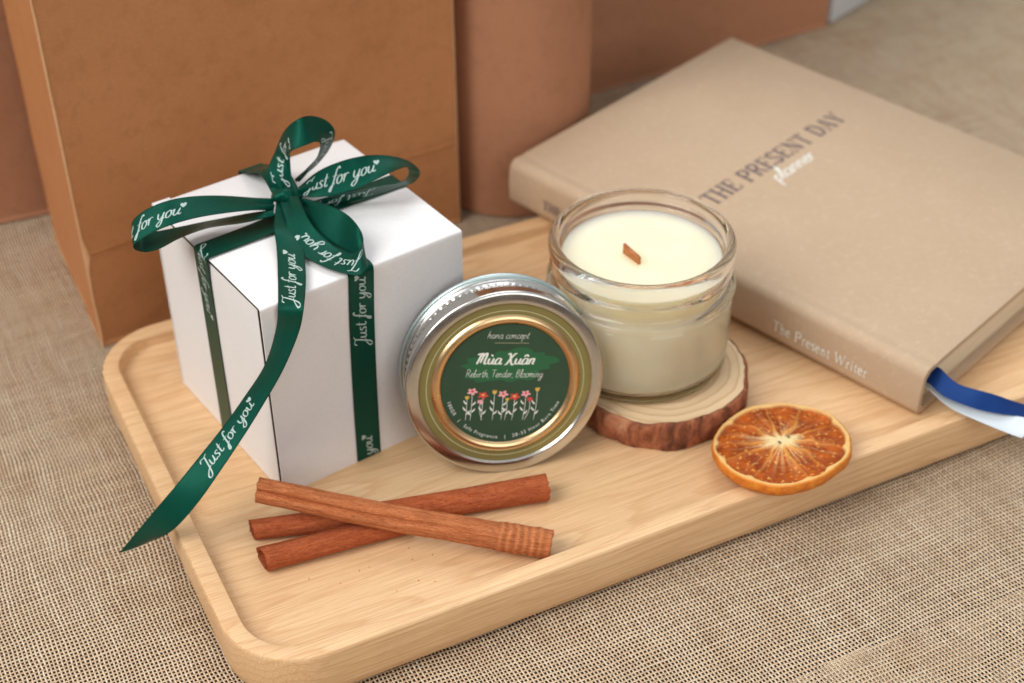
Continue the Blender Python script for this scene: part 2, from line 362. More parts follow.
def just_for_you(k=.255, w=.20):
    sts, x = strokes('Just for you', .28)
    a = stroke_mesh(sts, k, w, .55)
    h = poly_fan([((x + .35 + p[0] * 1.9) * k, (.95 + p[1] * 1.9) * k) for p in HEART])
    return merge(a, h), x * k
# serif letters: list of (x0,y0,x1,y1,w) strokes plus arcs, height 1
def serif(text, lower=False):
    A = .19; T = .07
    D = {
    'T': (.86, [(.43,0,.43,1,A),(.04,.96,.82,.96,T),(.05,1,.05,.78,T),(.81,1,.81,.78,T),(.26,.02,.60,.02,T)]),
    'H': (.98, [(.2,0,.2,1,A),(.78,0,.78,1,A),(.2,.52,.78,.52,T),(.04,.02,.36,.02,T),(.62,.02,.94,.02,T),(.04,.98,.36,.98,T),(.62,.98,.94,.98,T)]),
    'E': (.84, [(.2,0,.2,1,A),(.04,.03,.74,.03,T),(.04,.97,.72,.97,T),(.2,.52,.55,.52,T),(.72,1,.72,.74,T),(.75,0,.75,.28,T),(.55,.38,.55,.66,T)]),
    'N': (1.0, [(.2,0,.2,1,T),(.82,0,.82,1,T),(.2,.97,.8,.03,A),(.04,.02,.36,.02,T),(.04,.98,.3,.98,T),(.66,.98,.98,.98,T)]),
    'Y': (.92, [(.46,0,.46,.45,A),(.46,.42,.14,.97,A),(.46,.42,.78,.97,T),(.02,.98,.3,.98,T),(.62,.98,.92,.98,T),(.3,.02,.62,.02,T)]),
    'A': (.96, [(.14,.02,.48,1,T),(.48,1,.82,.02,A),(.26,.34,.68,.34,T),(.0,.02,.3,.02,T),(.62,.02,.96,.02,T)]),
    'W': (1.36, [(.1,.97,.38,.03,A*.8),(.38,.03,.66,.9,T),(.66,.9,.92,.03,A*.8),(.92,.03,1.2,.97,T),(0,.98,.28,.98,T),(1.05,.98,1.34,.98,T)]),
    'P': (.86, [(.2,0,.2,1,A),(.04,.02,.38,.02,T)], [[(.2,.97),(.6,.95),(.76,.74),(.6,.5),(.2,.48)]]),
    'R': (.94, [(.2,0,.2,1,A),(.04,.02,.38,.02,T),(.45,.5,.82,.04,A*.8),(.72,.02,.94,.02,T)], [[(.2,.97),(.58,.95),(.74,.75),(.58,.52),(.2,.5)]]),
    'D': (.96, [(.2,0,.2,1,A),(.04,.02,.3,.02,T),(.04,.98,.3,.98,T)], [[(.2,.97),(.62,.93),(.84,.5),(.62,.07),(.2,.03)]]),
    'S': (.74, [(.62,.98,.62,.74,T),(.1,.28,.1,.02,T)], [[(.6,.82),(.38,.98),(.14,.84),(.2,.6),(.5,.42),(.62,.2),(.36,.02),(.12,.18)]]),
    'h': (.66, [(.16,0,.16,1,.12),(.5,0,.5,.4,.12),(.04,.02,.28,.02,T),(.38,.02,.62,.02,T)], [[(.16,.4),(.34,.6),(.5,.38)]]),
    'n': (.66, [(.16,0,.16,.6,.12),(.5,0,.5,.4,.12),(.04,.02,.28,.02,T),(.38,.02,.62,.02,T)], [[(.16,.4),(.34,.6),(.5,.38)]]),
    'r': (.5, [(.16,0,.16,.6,.12),(.04,.02,.32,.02,T)], [[(.16,.4),(.28,.58),(.44,.56)]]),
    'i': (.34, [(.16,0,.16,.6,.12),(.04,.02,.28,.02,T),(.16,.78,.16,.9,.13)]),
    't': (.42, [(.2,.1,.2,.8,.12),(.06,.58,.38,.58,T)], [[(.2,.12),(.28,.02),(.4,.06)]]),
    'e': (.58, [(.1,.33,.48,.33,T)], [[(.48,.34),(.42,.56),(.26,.62),(.1,.42),(.12,.14),(.3,.0),(.5,.1)]]),
    's': (.46, [], [[(.38,.48),(.22,.61),(.08,.46),(.34,.24),(.3,.02),(.06,.08)]]),
    ' ': (.42, []),
    }
    parts = []; x = 0
    for ch in text:
        g = D[ch]; vs, fs = [], []
        for (x0, y0, x1, y1, w) in g[1]:
            a = Vector((x + x0, y0, 0)); b = Vector((x + x1, y1, 0)); t = (b - a).normalized(); nn = Vector((-t.y, t.x, 0)) * w / 2
            i = len(vs); vs += [a + nn, a - nn, b - nn, b + nn]; fs.append((i, i + 1, i + 2, i + 3))
        parts.append((vs, fs))
        if len(g) > 2: parts.append(stroke_mesh([[(x + px, py) for px, py in s] for s in g[2]], 1.0, .19 if ch.isupper() else .18, .5))
        x += g[0] + .06
    vs, fs = merge(*parts)
    return [Vector((v.x, v.y, i * 1e-5)) for i, v in enumerate(vs)], fs, x
def place(vs, o, ux, uy, un, lift=.006):
    """2D letter verts -> world; tiny per-stroke lift steps keep crossing strokes from being coplanar"""
    return [o + ux * v[0] + uy * v[1] + un * (lift + (i // 2 % 97) * 1.5e-5) for i, v in enumerate(vs)]

# ------------------------------------------------------------------ ribbon strips
class Strip:
    def __init__(s, st, n=14):
        s.A = cr([p[0] for p in st], n); s.B = cr([p[1] for p in st], n)
        # a soft smoothing pass removes kinks
        for _ in range(6):
            for L in (s.A, s.B):
                c = [L[0]] + [(L[i - 1] + L[i] * 2 + L[i + 1]) / 4 for i in range(1, len(L) - 1)] + [L[-1]]
                L[:] = c
        m = [(a + b) / 2 for a, b in zip(s.A, s.B)]; s.L = [0]
        for i in range(1, len(m)): s.L.append(s.L[-1] + (m[i] - m[i - 1]).length)
        s.len = s.L[-1]
    def at(s, u, t):
        import bisect
        i = min(max(bisect.bisect(s.L, u) - 1, 0), len(s.L) - 2); f = (u - s.L[i]) / max(1e-9, s.L[i + 1] - s.L[i])
        a = s.A[i].lerp(s.A[i + 1], f); b = s.B[i].lerp(s.B[i + 1], f); return a.lerp(b, t)
    def normal(s, u, t):
        du = s.at(min(u + .05, s.len), t) - s.at(max(u - .05, 0), t); dt = s.at(u, 1) - s.at(u, 0)
        n = du.cross(dt); return n.normalized() if n.length > 1e-9 else Vector((0, 0, 1))
    def mesh(s, name, parent, mat, th=.018, nt=14, cup=0.0, pinch=0):
        n = len(s.A); vs, uv = [], []
        for side in (0, 1):
            for i in range(n):
                u = s.L[i]
                for j in range(nt + 1):
                    t = j / nt; nn = s.normal(u, t)
                    pin = .07 * math.sin(t * 3 * PI + 1) * (math.exp(-(u / .55) ** 2) + (math.exp(-((s.len - u) / .55) ** 2) if pinch > 1 else 0)) if pinch else 0
                    vs.append(s.at(u, t) + nn * (pin + (th / 2 if side == 0 else -th / 2) + cup * (1 - (2 * t - 1) ** 2))); uv.append((u, t))
        W_ = nt + 1; K = n * W_
        fs = grid_faces(n, W_) + grid_faces(n, W_, flip=True, base=K)
        rim = [i * W_ for i in range(n)] + [(n - 1) * W_ + j for j in range(1, W_)] + [i * W_ + nt for i in range(n - 2, -1, -1)] + [j for j in range(nt - 1, 0, -1)]
        for q in range(len(rim)):
            a, b = rim[q], rim[(q + 1) % len(rim)]; fs.append((b, a, a + K, b + K))
        return obj(name, vs, fs, mat, parent, uvs=uv, autos=60)
    def letter(s, name, parent, mesh2d, mat, u0, side=1, t0=.5, width=1.0, rev=False, th=.018, cup=0.0, flipt=False, umax=None):
        """text runs along the strip from u0; rev runs it backwards; t0 = baseline position across"""
        vs, fs = mesh2d; out = []; keep = [True] * len(vs)
        for i, v in enumerate(vs):
            u = u0 - v[0] if rev else u0 + v[0]
            sg = -1 if flipt else 1
            t = t0 + sg * v[1] / width
            if u < .02 or u > s.len - .02 or t < .02 or t > .98 or (umax and u > umax): keep[i] = False
            u = min(max(u, 0), s.len)
            nn = s.normal(u, t); out.append(s.at(u, t) + nn * side * (th / 2 + .006 + (i // 2 % 97) * 1.5e-5 + side * cup * (1 - (2 * t - 1) ** 2)))
        fs = [f for f in fs if all(keep[i] for i in f)]
        if not fs: return None
        used = sorted({i for f in fs for i in f}); mp = {a: b for b, a in enumerate(used)}
        return obj(name, [out[i] for i in used], [tuple(mp[i] for i in f) for f in fs], mat, parent, smooth=False)
# ribbon centre stations in cm: pairs of opposite edge points
RIB = {
  'left_loop': [[[2.41,5.228,8.867],[2.238,4.763,8.8]],[[1.301,5.181,9.331],[1.037,4.43,9.25]],[[0.044,5.015,9.838],[-0.433,4.169,9.6]],[[-1.15,4.928,10.083],[-1.466,4.084,9.65]],[[-2.06,5.177,9.807],[-2.208,4.276,9.4]],[[-2.614,5.301,9.377],[-2.885,4.415,9.0]],[[-2.522,5.413,8.88],[-2.587,4.442,8.65]],[[-1.989,5.209,8.839],[-2.08,4.217,8.75]],[[-1.011,5.182,8.786],[-1.309,4.241,8.95]],[[-0.024,5.279,8.672],[-0.276,4.362,8.98]],[[1.065,5.011,8.753],[0.93,4.237,8.9]],[[2.255,4.807,8.812],[2.083,4.342,8.75]]],
  'right_loop': [[[3.433,5.652,8.888],[3.358,5.178,8.75]],[[4.148,5.032,9.723],[3.978,4.581,8.9]],[[5.056,4.556,10.172],[4.848,4.034,9.2]],[[6.037,4.654,10.022],[5.805,3.803,9.55]],[[6.89,4.61,9.735],[6.532,3.679,9.8]],[[7.429,4.453,9.423],[6.918,3.681,9.8]],[[7.609,4.183,9.101],[6.955,3.614,9.6]],[[7.328,4.161,8.788],[6.807,3.565,9.4]],[[6.886,4.287,8.68],[6.508,3.599,9.3]],[[6.408,4.375,8.577],[5.968,3.781,9.25]],[[5.241,4.641,8.384],[4.876,4.113,9.15]],[[4.258,4.757,8.264],[3.966,4.329,9.0]],[[3.32,4.876,8.342],[3.223,4.702,8.8]]],
  'rear_loop': [[[2.619,5.635,8.751],[3.229,5.52,8.85]],[[2.514,6.08,9.453],[3.324,5.822,9.45]],[[3.112,6.807,9.82],[3.352,5.853,10.0]],[[3.445,6.39,10.837],[3.296,5.46,10.5]],[[3.901,5.952,11.415],[3.744,5.326,10.65]],[[4.483,6.258,11.199],[4.185,5.514,10.6]],[[5.036,6.409,10.784],[4.459,5.688,10.4]],[[5.279,6.346,10.305],[4.472,5.792,10.1]],[[5.083,6.486,9.626],[4.309,5.857,9.7]],[[4.536,6.505,9.053],[3.951,6.018,9.3]],[[3.795,6.382,8.648],[3.508,6.059,8.9]]],
  'front_loop': [[[3.102,4.669,9.224],[2.501,4.713,9.0]],[[2.983,3.848,9.217],[2.344,3.81,8.85]],[[2.974,3.098,8.986],[2.153,3.07,8.55]],[[3.127,2.492,8.757],[2.24,2.147,8.45]],[[3.417,1.776,8.555],[2.628,1.176,8.42]],[[3.688,1.258,8.574],[3.105,0.46,8.42]],[[3.931,0.903,8.872],[3.567,0.088,8.42]],[[4.254,1.418,8.919],[4.056,0.574,8.42]],[[4.2,1.673,9.273],[3.878,1.213,8.42]],[[4.05,2.464,9.395],[3.628,1.967,8.42]],[[3.638,3.29,9.419],[3.135,2.862,8.5]],[[3.274,4.569,9.065],[3.016,4.169,8.7]]],
  'tail': [[[2.577,5.381,8.86],[3.063,5.04,8.95]],[[2.206,4.587,8.742],[2.85,4.313,8.75]],[[1.813,3.581,8.767],[2.623,3.239,8.6]],[[1.596,2.797,8.467],[2.352,2.143,8.5]],[[1.074,1.251,8.293],[1.862,0.655,8.45]],[[0.577,-0.097,8.164],[1.258,-0.771,8.45]],[[0.45,0.013,7.237],[0.988,-0.788,7.5]],[[-0.095,-0.064,6.014],[0.248,-0.959,6.3]],[[-1.029,-0.182,4.98],[-0.605,-1.061,5.2]],[[-1.87,-0.296,4.16],[-1.366,-1.149,4.3]],[[-2.877,-0.503,3.383],[-2.402,-1.379,3.3]],[[-3.889,-0.691,2.596],[-3.41,-1.518,2.3]],[[-4.845,-0.467,1.485],[-4.358,-1.321,1.3]],[[-6.022,0.284,-0.401],[-5.03,-0.304,0.2]]],
  'navy': [[[23.906,-6.342,1.772],[23.316,-6.531,1.35]],[[23.994,-7.02,1.641],[23.33,-7.214,1.35]],[[24.154,-7.581,1.597],[23.473,-7.684,1.3]],[[24.793,-8.491,1.631],[24.224,-8.721,1.2]],[[25.924,-9.031,1.1],[25.427,-9.593,1.1]],[[26.972,-9.827,0.975],[26.463,-10.377,1.0]]],
  'pale': [[[23.826,-6.186,0.873],[23.269,-6.567,1.2]],[[23.886,-7.268,0.943],[23.402,-7.832,1.05]],[[24.525,-8.427,0.967],[24.051,-9.004,0.9]],[[25.1,-9.224,1.047],[24.654,-9.818,0.75]],[[25.599,-10.186,1.331],[24.939,-10.151,0.7]]],
}
WORLD = .57
FOCUS = 49.5
FSTOP = 10.5
LAMPS = [('window_light', (-1.35, -.25, 1.6), (.10, .0, .03), 1.3, 37, (1, .965, .92)),
         ('overhead_light', (.55, .75, 1.6), (.15, .05, 0), 1.0, 10, (.95, .97, 1)),
         ('front_fill_light', (.25, -1.7, 1.0), (.12, .05, .03), 1.2, 11, (1, .96, .91))]  # front lamp is an added soft fill for the camera-facing sides
# lettering runs: (strip, station where the phrase starts, keyword settings)
TEXTS = [
 (('tail', 5.0), dict(rev=True, flipt=True, t0=.66)), (('tail', 10.3), dict(rev=True, flipt=True, t0=.66)), (('tail', 16.0), dict(rev=True, flipt=True, t0=.66)),
 (('left_loop', 6.9), dict(rev=True, flipt=True, t0=.68)),
 (('right_loop', .25), dict(flipt=True, t0=.66)), (('right_loop', 9.4), dict(flipt=True, t0=.62)),
 (('rear_loop', .35), dict(flipt=True, t0=.66, stop=3.1)), (('rear_loop', 6.3), dict(flipt=True, t0=.66)),
 (('front_loop', 6.3), dict(rev=True, flipt=False, t0=.34)),
 (('y', -5.05), dict(t0=.34)), (('y', 1.9), dict(t0=.34)),
 (('x', -8.55), dict(rev=True, t0=.34)),
]
ZT = -1.553     # height of the cloth-covered table; the tray floor is z = 0
# ------------------------------------------------------------------ setting
def sheet(name, x0, x1, y0, y1, z, mat, step=1.2, amp=0.0, seed=0):
    nx = int((x1 - x0) / step) + 1; ny = int((y1 - y0) / step) + 1; vs = []
    for i in range(nx):
        for j in range(ny):
            x = x0 + (x1 - x0) * i / (nx - 1); y = y0 + (y1 - y0) * j / (ny - 1)
            h = amp * (mnoise.noise(Vector((x * .09, y * .12, seed))) + .5 * mnoise.noise(Vector((x * .25, y * .22, seed + 4))))
            vs.append((x, y, z + h))
    o = obj(name, vs, grid_faces(nx, ny), mat); o['kind'] = 'structure'; return o
cloth = sheet('burlap_cloth', -45, 110, -32, 95, ZT - .05, M['burlap'], .8, .05, 1)
table = sheet('table_top', -60, 130, -45, 110, ZT - .30, M['table'], 20)
# turned-back flap of the same cloth, nearest the camera on the right
def flap():
    vs = []; nx, ny = 60, 16
    for i in range(nx):
        x = -6 + 45 * i / (nx - 1); ye = -14.25 - .045 * (x - 13.4) + .12 * mnoise.noise(Vector((x * .3, 1, 2)))
        for j in range(ny):
            f = j / (ny - 1); y = ye - f * 14
            vs.append((x, y, ZT + .05 + .03 * mnoise.noise(Vector((x * .12, y * .1, 8))) - (.05 if j == 0 else 0)))
    o = obj('burlap_cloth_fold', vs, grid_faces(nx, ny), M['burlap2']); o['kind'] = 'structure'
flap()

# ------------------------------------------------------------------ tray
def rr(x0, x1, y0, y1, r, n=14):
    out = []
    for cx, cy, a0 in ((x1 - r, y1 - r, 0), (x0 + r, y1 - r, 90), (x0 + r, y0 + r, 180), (x1 - r, y0 + r, 270)):
        for k in range(n + 1):
            a = math.radians(a0 + 90 * k / n); out.append((cx + r * math.cos(a), cy + r * math.sin(a)))
    return out
X0, X1, Y0, Y1, RT = -4.115, 33.5, -8.177, 11.626, 2.75
prof = [(.45, ZT + .02), (.2, ZT + .10), (.06, ZT + .28), (0, ZT + .6), (0, .42), (.015, .49), (.05, .535), (.11, .55), (.60, .55), (.66, .535), (.70, .49), (.72, .40), (.75, .18), (.80, .06), (.88, .012), (1.0, 0)]
vs = []; fs = []
for ins, z in prof:
    for x, y in rr(X0 + ins, X1 - ins, Y0 + ins, Y1 - ins, RT - ins * 1.25): vs.append((x, y, z))
K = len(vs) // len(prof)
for i in range(len(prof) - 1):
    for j in range(K):
        a, b = i * K + j, i * K + (j + 1) % K; fs.append((a, b, b + K, a + K))
fs.append(tuple(range((len(prof) - 1) * K, len(prof) * K))); fs.append(tuple(reversed(range(K))))
tray = obj('serving_tray', vs, fs, M['tray'], autos=30)
tag(tray, 'pale wooden serving tray with rounded corners and a low rim lying on the burlap', 'tray')

# ------------------------------------------------------------------ gift box (frame u, v, z)
PSI = .16312; WX, WY, HB = 8.0, 8.142, 8.224
bu = Vector((math.cos(PSI), math.sin(PSI), 0)); bv = Vector((-math.sin(PSI), math.cos(PSI), 0)); bz = Vector((0, 0, 1))
def B(u, v, z): return bu * u + bv * v + bz * z
def Bv(p): return B(*p)
box = thing('gift_box', 'white card cube gift box tied with green ribbon, standing on the tray', 'gift box', B(4, 4.07, 0))
roundbox('box_body', (.25, .03, .02), (WX - .02, WY - .03, HB - .13), .05, M['core'], box, rot=Bv)
def plate(name, p0, p1, r, parent=box, mat=M['card']): return roundbox(name, p0, p1, r, mat, parent, rot=Bv)
def soft_panel(name, corner, eu, ev, nrm, th, bulge, parent, nu=14, nv=14, ofs=None):
    """card panel with a slight bow and softened edges"""
    vs = []
    for side in (1, 0):
        for i in range(nu + 1):
            for j in range(nv + 1):
                a, b = i / nu, j / nv
                p = corner + eu * a + ev * b
                e = min(a, 1 - a, b, 1 - b)
                bo = bulge * math.sin(PI * a) * math.sin(PI * b) + (.006 * mnoise.noise(p * .6))
                vs.append(p + nrm * ((th if side else 0) + bo - (.03 if side and e == 0 else 0)) + (ofs(a, b) if ofs else Vector()))
    Kk = (nu + 1) * (nv + 1); fs = grid_faces(nu + 1, nv + 1) + grid_faces(nu + 1, nv + 1, flip=True, base=Kk)
    rim = [i * (nv + 1) for i in range(nu + 1)] + [nu * (nv + 1) + j for j in range(1, nv + 1)] + [i * (nv + 1) + nv for i in range(nu - 1, -1, -1)] + [j for j in range(nv - 1, 0, -1)]
    for q in range(len(rim)):
        a, b = rim[q], rim[(q + 1) % len(rim)]; fs.append((b, a, a + Kk, b + Kk))
    return obj(name, vs, fs, M['card'], parent, autos=60)
# one folded sheet makes front panel and lid, rounded over the crease
def folded():
    prf = [(-.0, .0), (-.0, 4.0), (-.005, HB - .2)]
    for k in range(1, 7):
        a = PI / 2 * k / 6; prf.append((.10 - .10 * math.cos(a), HB - .10 + .10 * math.sin(a)))
    prf += [(2.5, HB + .02), (5.5, HB + .025), (WY - .15, HB + .005), (WY - .05, HB - .03), (WY, HB - .12), (WY, 4), (WY, .0)]
    nU = 24; th = .055; vs = []
    for side in (0, 1):
        for i in range(nU + 1):
            u = WX * i / nU
            for k, (v, z) in enumerate(prf):
                e = (.02 if i in (0, nU) else 0)
                cv, cz = WY / 2, HB / 2
                dv = (th * side) * (1 if v < .2 else (-1 if v > WY - .2 else 0)); dz = -th * side if z > HB - .15 else 0
                w = .012 * mnoise.noise(Vector((u * .5, v * .5, z * .5)))
                vs.append(B(u, v + dv + (w - e * (1 if v < .05 else 0) * -1 if 0 < k < 3 else 0), z + dz + (w if k > 8 and v < WY - .2 else 0) - (e if z > HB - .1 and side == 0 else 0)))
    m = len(prf); Kk = (nU + 1) * m
    fs = grid_faces(nU + 1, m) + grid_faces(nU + 1, m, flip=True, base=Kk)
    for i in range(nU):
        for k in (0, m - 1):
            a, b = i * m + k, (i + 1) * m + k; fs.append((a, b, b + Kk, a + Kk))
    for k in range(m - 1):
        for i in (0, nU):
            a, b = i * m + k, i * m + k + 1; fs.append((a, b, b + Kk, a + Kk))
    return obj('wrap_panel', vs, fs, M['card'], box, autos=40)
folded()
# left tuck panel stands a hair inside the fold, leaving the dark seam
soft_panel('side_panel', B(.03, .27, .03), B(0, WY - .37, 0), B(0, 0, HB - .215), -bu, .05, .03, box, ofs=lambda a, b: B(0, (-.06 * a) if a < .08 else 0, 0))
soft_panel('side_panel', B(WX - .01, .12, .03), B(0, WY - .22, 0), B(0, 0, HB - .17), bu, .03, .0, box)
plate('lid_tab', (.0, WY - .75, HB - .045), (.7, WY - .02, HB + .035), .012)

# ------------------------------------------------------------------ ribbon
rib = thing('satin_ribbon', 'dark green satin ribbon printed Just for you, tied in a bow on the white box', 'ribbon', B(4, 4.07, HB))
jfy, jl = just_for_you(); jfy = ([Vector((v.x * 1.14, v.y, 0)) for v in jfy[0]], jfy[1]); jl *= 1.14
PITCH = jl + .55
def band(path, wdir, w=1.0):
    return [((Bv(p) + wdir * w / 2), (Bv(p) - wdir * w / 2)) for p in path]
e = .055
bx = [(-.06 - .02, 4.1, .05), (-.08, 4.1, 3), (-.08, 4.1, 6), (-.09, 4.1, HB - .3), (-.08, 4.1, HB + .02), (.05, 4.1, HB + .1), (.4, 4.1, HB + .1), (2, 4.1, HB + .12), (3.6, 4.1, HB + .22), (5, 4.1, HB + .12), (7, 4.1, HB + .06), (WX - .1, 4.1, HB + .06), (WX + .06, 4.1, HB - .06), (WX + .06, 4.1, HB - .6), (WX + .06, 4.1, 4), (WX + .06, 4.1, .05)]
by = [(3.55, -.05, .05), (3.6, -.05, 3), (3.7, -.05, 6), (3.8, -.055, HB - .5), (3.82, -.05, HB - .06), (3.82, .08, HB + .07), (3.82, .5, HB + .09), (3.8, 2.4, HB + .12), (3.7, 4.0, HB + .24), (3.85, 5.2, HB + .75), (4.0, 6.3, HB + .9), (4.05, WY - .7, HB + .35), (4.05, WY + .0, HB + .05), (4.05, WY + .05, HB - .3), (4.05, WY + .05, 4), (4.05, WY + .05, .05)]
sx = Strip(band(bx, bv), 10); o1 = sx.mesh('ribbon_band', rib, M['ribbon'])
sy = Strip(band(by, bu), 10); o2 = sy.mesh('ribbon_band', rib, M['ribbon'])
def texts(strip, parent, side, starts, rev, flipt, t0, **k):
    for u0 in starts: strip.letter('lettering', parent, (jfy[0], jfy[1]), M['print'], u0, side=side, rev=rev, flipt=flipt, t0=t0, **k)
DBG = {}
strips = {'x': (sx, o1), 'y': (sy, o2)}
for nm, part in (('left_loop', 'bow_loop'), ('right_loop', 'bow_loop'), ('rear_loop', 'bow_loop'), ('front_loop', 'bow_loop'), ('tail', 'ribbon_tail')):
    s_ = Strip([(Vector(a), Vector(b)) for a, b in RIB[nm]], 12); o_ = s_.mesh(part, rib, M['ribbon'], cup=.02 if nm != 'tail' else .03, pinch=1 if nm == 'tail' else 2); strips[nm] = (s_, o_)
#TEXTS
camdir = lambda p: (Vector((-10.8, -40.5, 37.7)) - p).normalized()
def put(nm, st, rev=False, flipt=False, t0=.66, invert=False, stop=None):
    s_, o_ = strips[nm]
    if nm == 'x' or nm == 'y': u0 = abs(st) if st < 0 else -st
    else:
        q = st * 12; u0 = s_.L[int(q)] if q < len(s_.L) else s_.len + (st - (len(s_.L) - 1) / 12) * 1.2
    um = min(max(u0 + (-1 if rev else 1) * jl / 2, .1), s_.len - .1)
    sd = 1 if s_.normal(um, .5).dot(camdir(s_.at(um, .5))) > 0 else -1
    if invert: sd = -sd
    cup = 0 if nm in 'xy' else (.03 if nm == 'tail' else .02)
    s_.letter('lettering', o_, jfy, M['print'], u0, side=sd, rev=rev, flipt=flipt, t0=t0, cup=cup, umax=s_.L[int(stop * 12)] if stop else None)
# left loop: reads left to right towards the knot, i.e. backwards along the strip
for a in TEXTS: put(*a[0], **a[1])
# knot
def knot():
    c = Vector((2.72, 5.14, 9.02)); vs = []; nu, nv = 36, 18
    ax = Vector((.75, -.45, .25)).normalized(); up = Vector((0, 0, 1)); up = (up - ax * up.dot(ax)).normalized(); sd = ax.cross(up)
    for i in range(nu):
        a = 2 * PI * i / nu
        for j in range(nv + 1):
            b = PI * j / nv
            r = 1 + .10 * math.sin(a * 3 + 2.2 * math.cos(b)) + .05 * math.sin(7 * b)
            vs.append(c + ax * (.42 * math.cos(b)) * 1 + (up * math.cos(a) * .24 + sd * math.sin(a) * .34) * math.sin(b) ** .75 * r)
    return obj('knot', vs, grid_faces(nu, nv + 1, closeu=True), M['ribbon'], rib, uvs=[((i // (nv + 1)) * .1, (i % (nv + 1)) / nv * .8 + .1) for i in range(len(vs))])
knot()

# ------------------------------------------------------------------ candle lid (tin), local frame a (right), b (up), n (out of face)
AZ, EL, RL = .2466, .1941, 3.585
n_ = Vector((-math.sin(AZ) * math.cos(EL), -math.cos(AZ) * math.cos(EL), math.sin(EL))); a_ = Vector((math.cos(AZ), -math.sin(AZ), 0)); b_ = n_.cross(a_)
if b_.z < 0: b_ = -b_
lc = Vector((7.98, -1.90, RL * math.cos(EL) + .0))
ROLL = math.radians(-9)
tx = a_ * math.cos(ROLL) + b_ * math.sin(ROLL); ty = b_ * math.cos(ROLL) - a_ * math.sin(ROLL)
def Lp(p): return lc + tx * p[0] + ty * p[1] + n_ * p[2]
lid = thing('metal_lid', 'round metal jar lid with green flower label, leaning upright beside the white box', 'jar lid', lc - b_ * RL)
def lring(name, prof, mat, parent=lid, n=160, rad=None, autos=35, uv=None):
    v, f = lathe(prof, n, rad); return obj(name, [Lp(p) for p in v], f, mat, parent, autos=autos)
def arcp(r0, z0, r1, z1, bul, k=6):
    out = []
    for i in range(k + 1):
        t = i / k; out.append((r0 + (r1 - r0) * t, z0 + (z1 - z0) * t + bul * math.sin(PI * t)))
    return out
lring('lid_shell', [(0, -.10), (2.3, -.10), (3.08, -.10), (3.12, -.055), (3.15, -.01), (3.18, .0), (3.30, -.004), (3.47, -.012), (3.52, -.022), (3.555, -.045), (3.58, -.09), (3.585, -.15), (3.58, -.40), (3.52, -.46), (3.49, -.50), (3.46, -.54), (3.46, -.80)], M['tin'])
def kn(r, z, a): return r + (.009 * (1 if math.sin(a * 80) > 0 else -1) if -1.09 < z < -.85 else 0)
lring('knurled_band', [(3.46, -.80), (3.42, -.83), (3.40, -.86), (3.40, -1.08), (3.41, -1.10), (3.46, -1.18)], M['tin'], n=560, rad=kn)
lring('screw_skirt', [(3.46, -1.18)] + [(3.46 + .07 * math.sin(PI * k / 8), -1.18 - .16 * k / 8) for k in range(9)] + [(3.43, -1.38), (3.42, -1.50)] + [(3.42, -1.52), (3.46, -1.55)], M['tin'])
lring('rolled_rim', [(3.44, -1.56)] + [(3.53 + .075 * math.cos(t), -1.66 + .09 * math.sin(t)) for t in [PI * (.75 - k / 8 * 1.5) for k in range(9)]] + [(3.42, -1.76), (3.35, -1.70), (3.33, -1.2), (3.33, -.3), (3.2, -.16), (0, -.15)], M['tinrim'])
lab = lring('label_sticker', [(2.70, -.075), (2.78, -.074), (3.10, -.074)], M['olive'], autos=60)
lring('thin_gold_line', [(2.845, -.070), (2.868, -.070)], M['ink_gold'], lab)
lring('embossed_ring', [(2.335, -.085)] + [(2.36 + .34 * k / 10, -.07 + .095 * math.sin(PI * k / 10) ** .8) for k in range(11)] + [(2.715, -.085)], M['gold'], lid)
lring('label_centre', [(0, -.07), (1.2, -.07), (2.338, -.07)], M['label'], lab)
# inscriptions
lz = -.066
def onlid(name, mesh2d, x, y, mat, dz=0.0, parent=lab):
    return obj(name, [Lp((v[0] + x, v[1] + y, lz + dz + (i // 2 % 97) * 1e-5)) for i, v in enumerate(mesh2d[0])], mesh2d[1], mat, parent, smooth=False)
# painted swash behind the name
sw = []
for k in range(60):
    a = 2 * PI * k / 60; r = 1 + .10 * math.sin(5 * a + 1) + .06 * math.sin(11 * a) + .05 * math.sin(17 * a + 2)
    sw.append((.05 + 1.62 * r * math.cos(a), .72 + (.62 * r * math.sin(a) + .16 * math.cos(a))))
onlid('brush_swash', poly_fan(sw), 0, 0, M['swash'], -.002)
def line_text(name, t, x0, width, y, xh, w, mat, slant, contrast, accents=None, sx=None):
    st, L = strokes(t, slant, accents); m = stroke_mesh(st, 1.0, w, contrast)
    k = width / L
    onlid(name, ([Vector((v.x * k, v.y * xh, 0)) for v in m[0]], m[1]), x0, y, mat)
line_text('inscription', 'hana concept', -.86, 1.50, 1.78, .145, .10, M['ink_white'], .3, .2)
onlid('inscription_rule', ([Vector((-.55, 1.60, 0)), Vector((.68, 1.60, 0)), Vector((.68, 1.612, 0)), Vector((-.55, 1.612, 0))], [(0, 1, 2, 3)]), 0, 0, M['ink_gold'])
line_text('inscription', 'Mua Xuan', -1.16, 2.12, .78, .235, .30, M['ink_white'], .22, .65,
          {1: [[(.2, 1.62), (.5, 1.28)]], 6: [[(.1, 1.25), (.42, 1.6), (.72, 1.25)]]})
line_text('inscription', 'Rebirth, Tender, Blooming', -1.48, 2.80, .27, .155, .105, M['ink_white'], .15, .15)
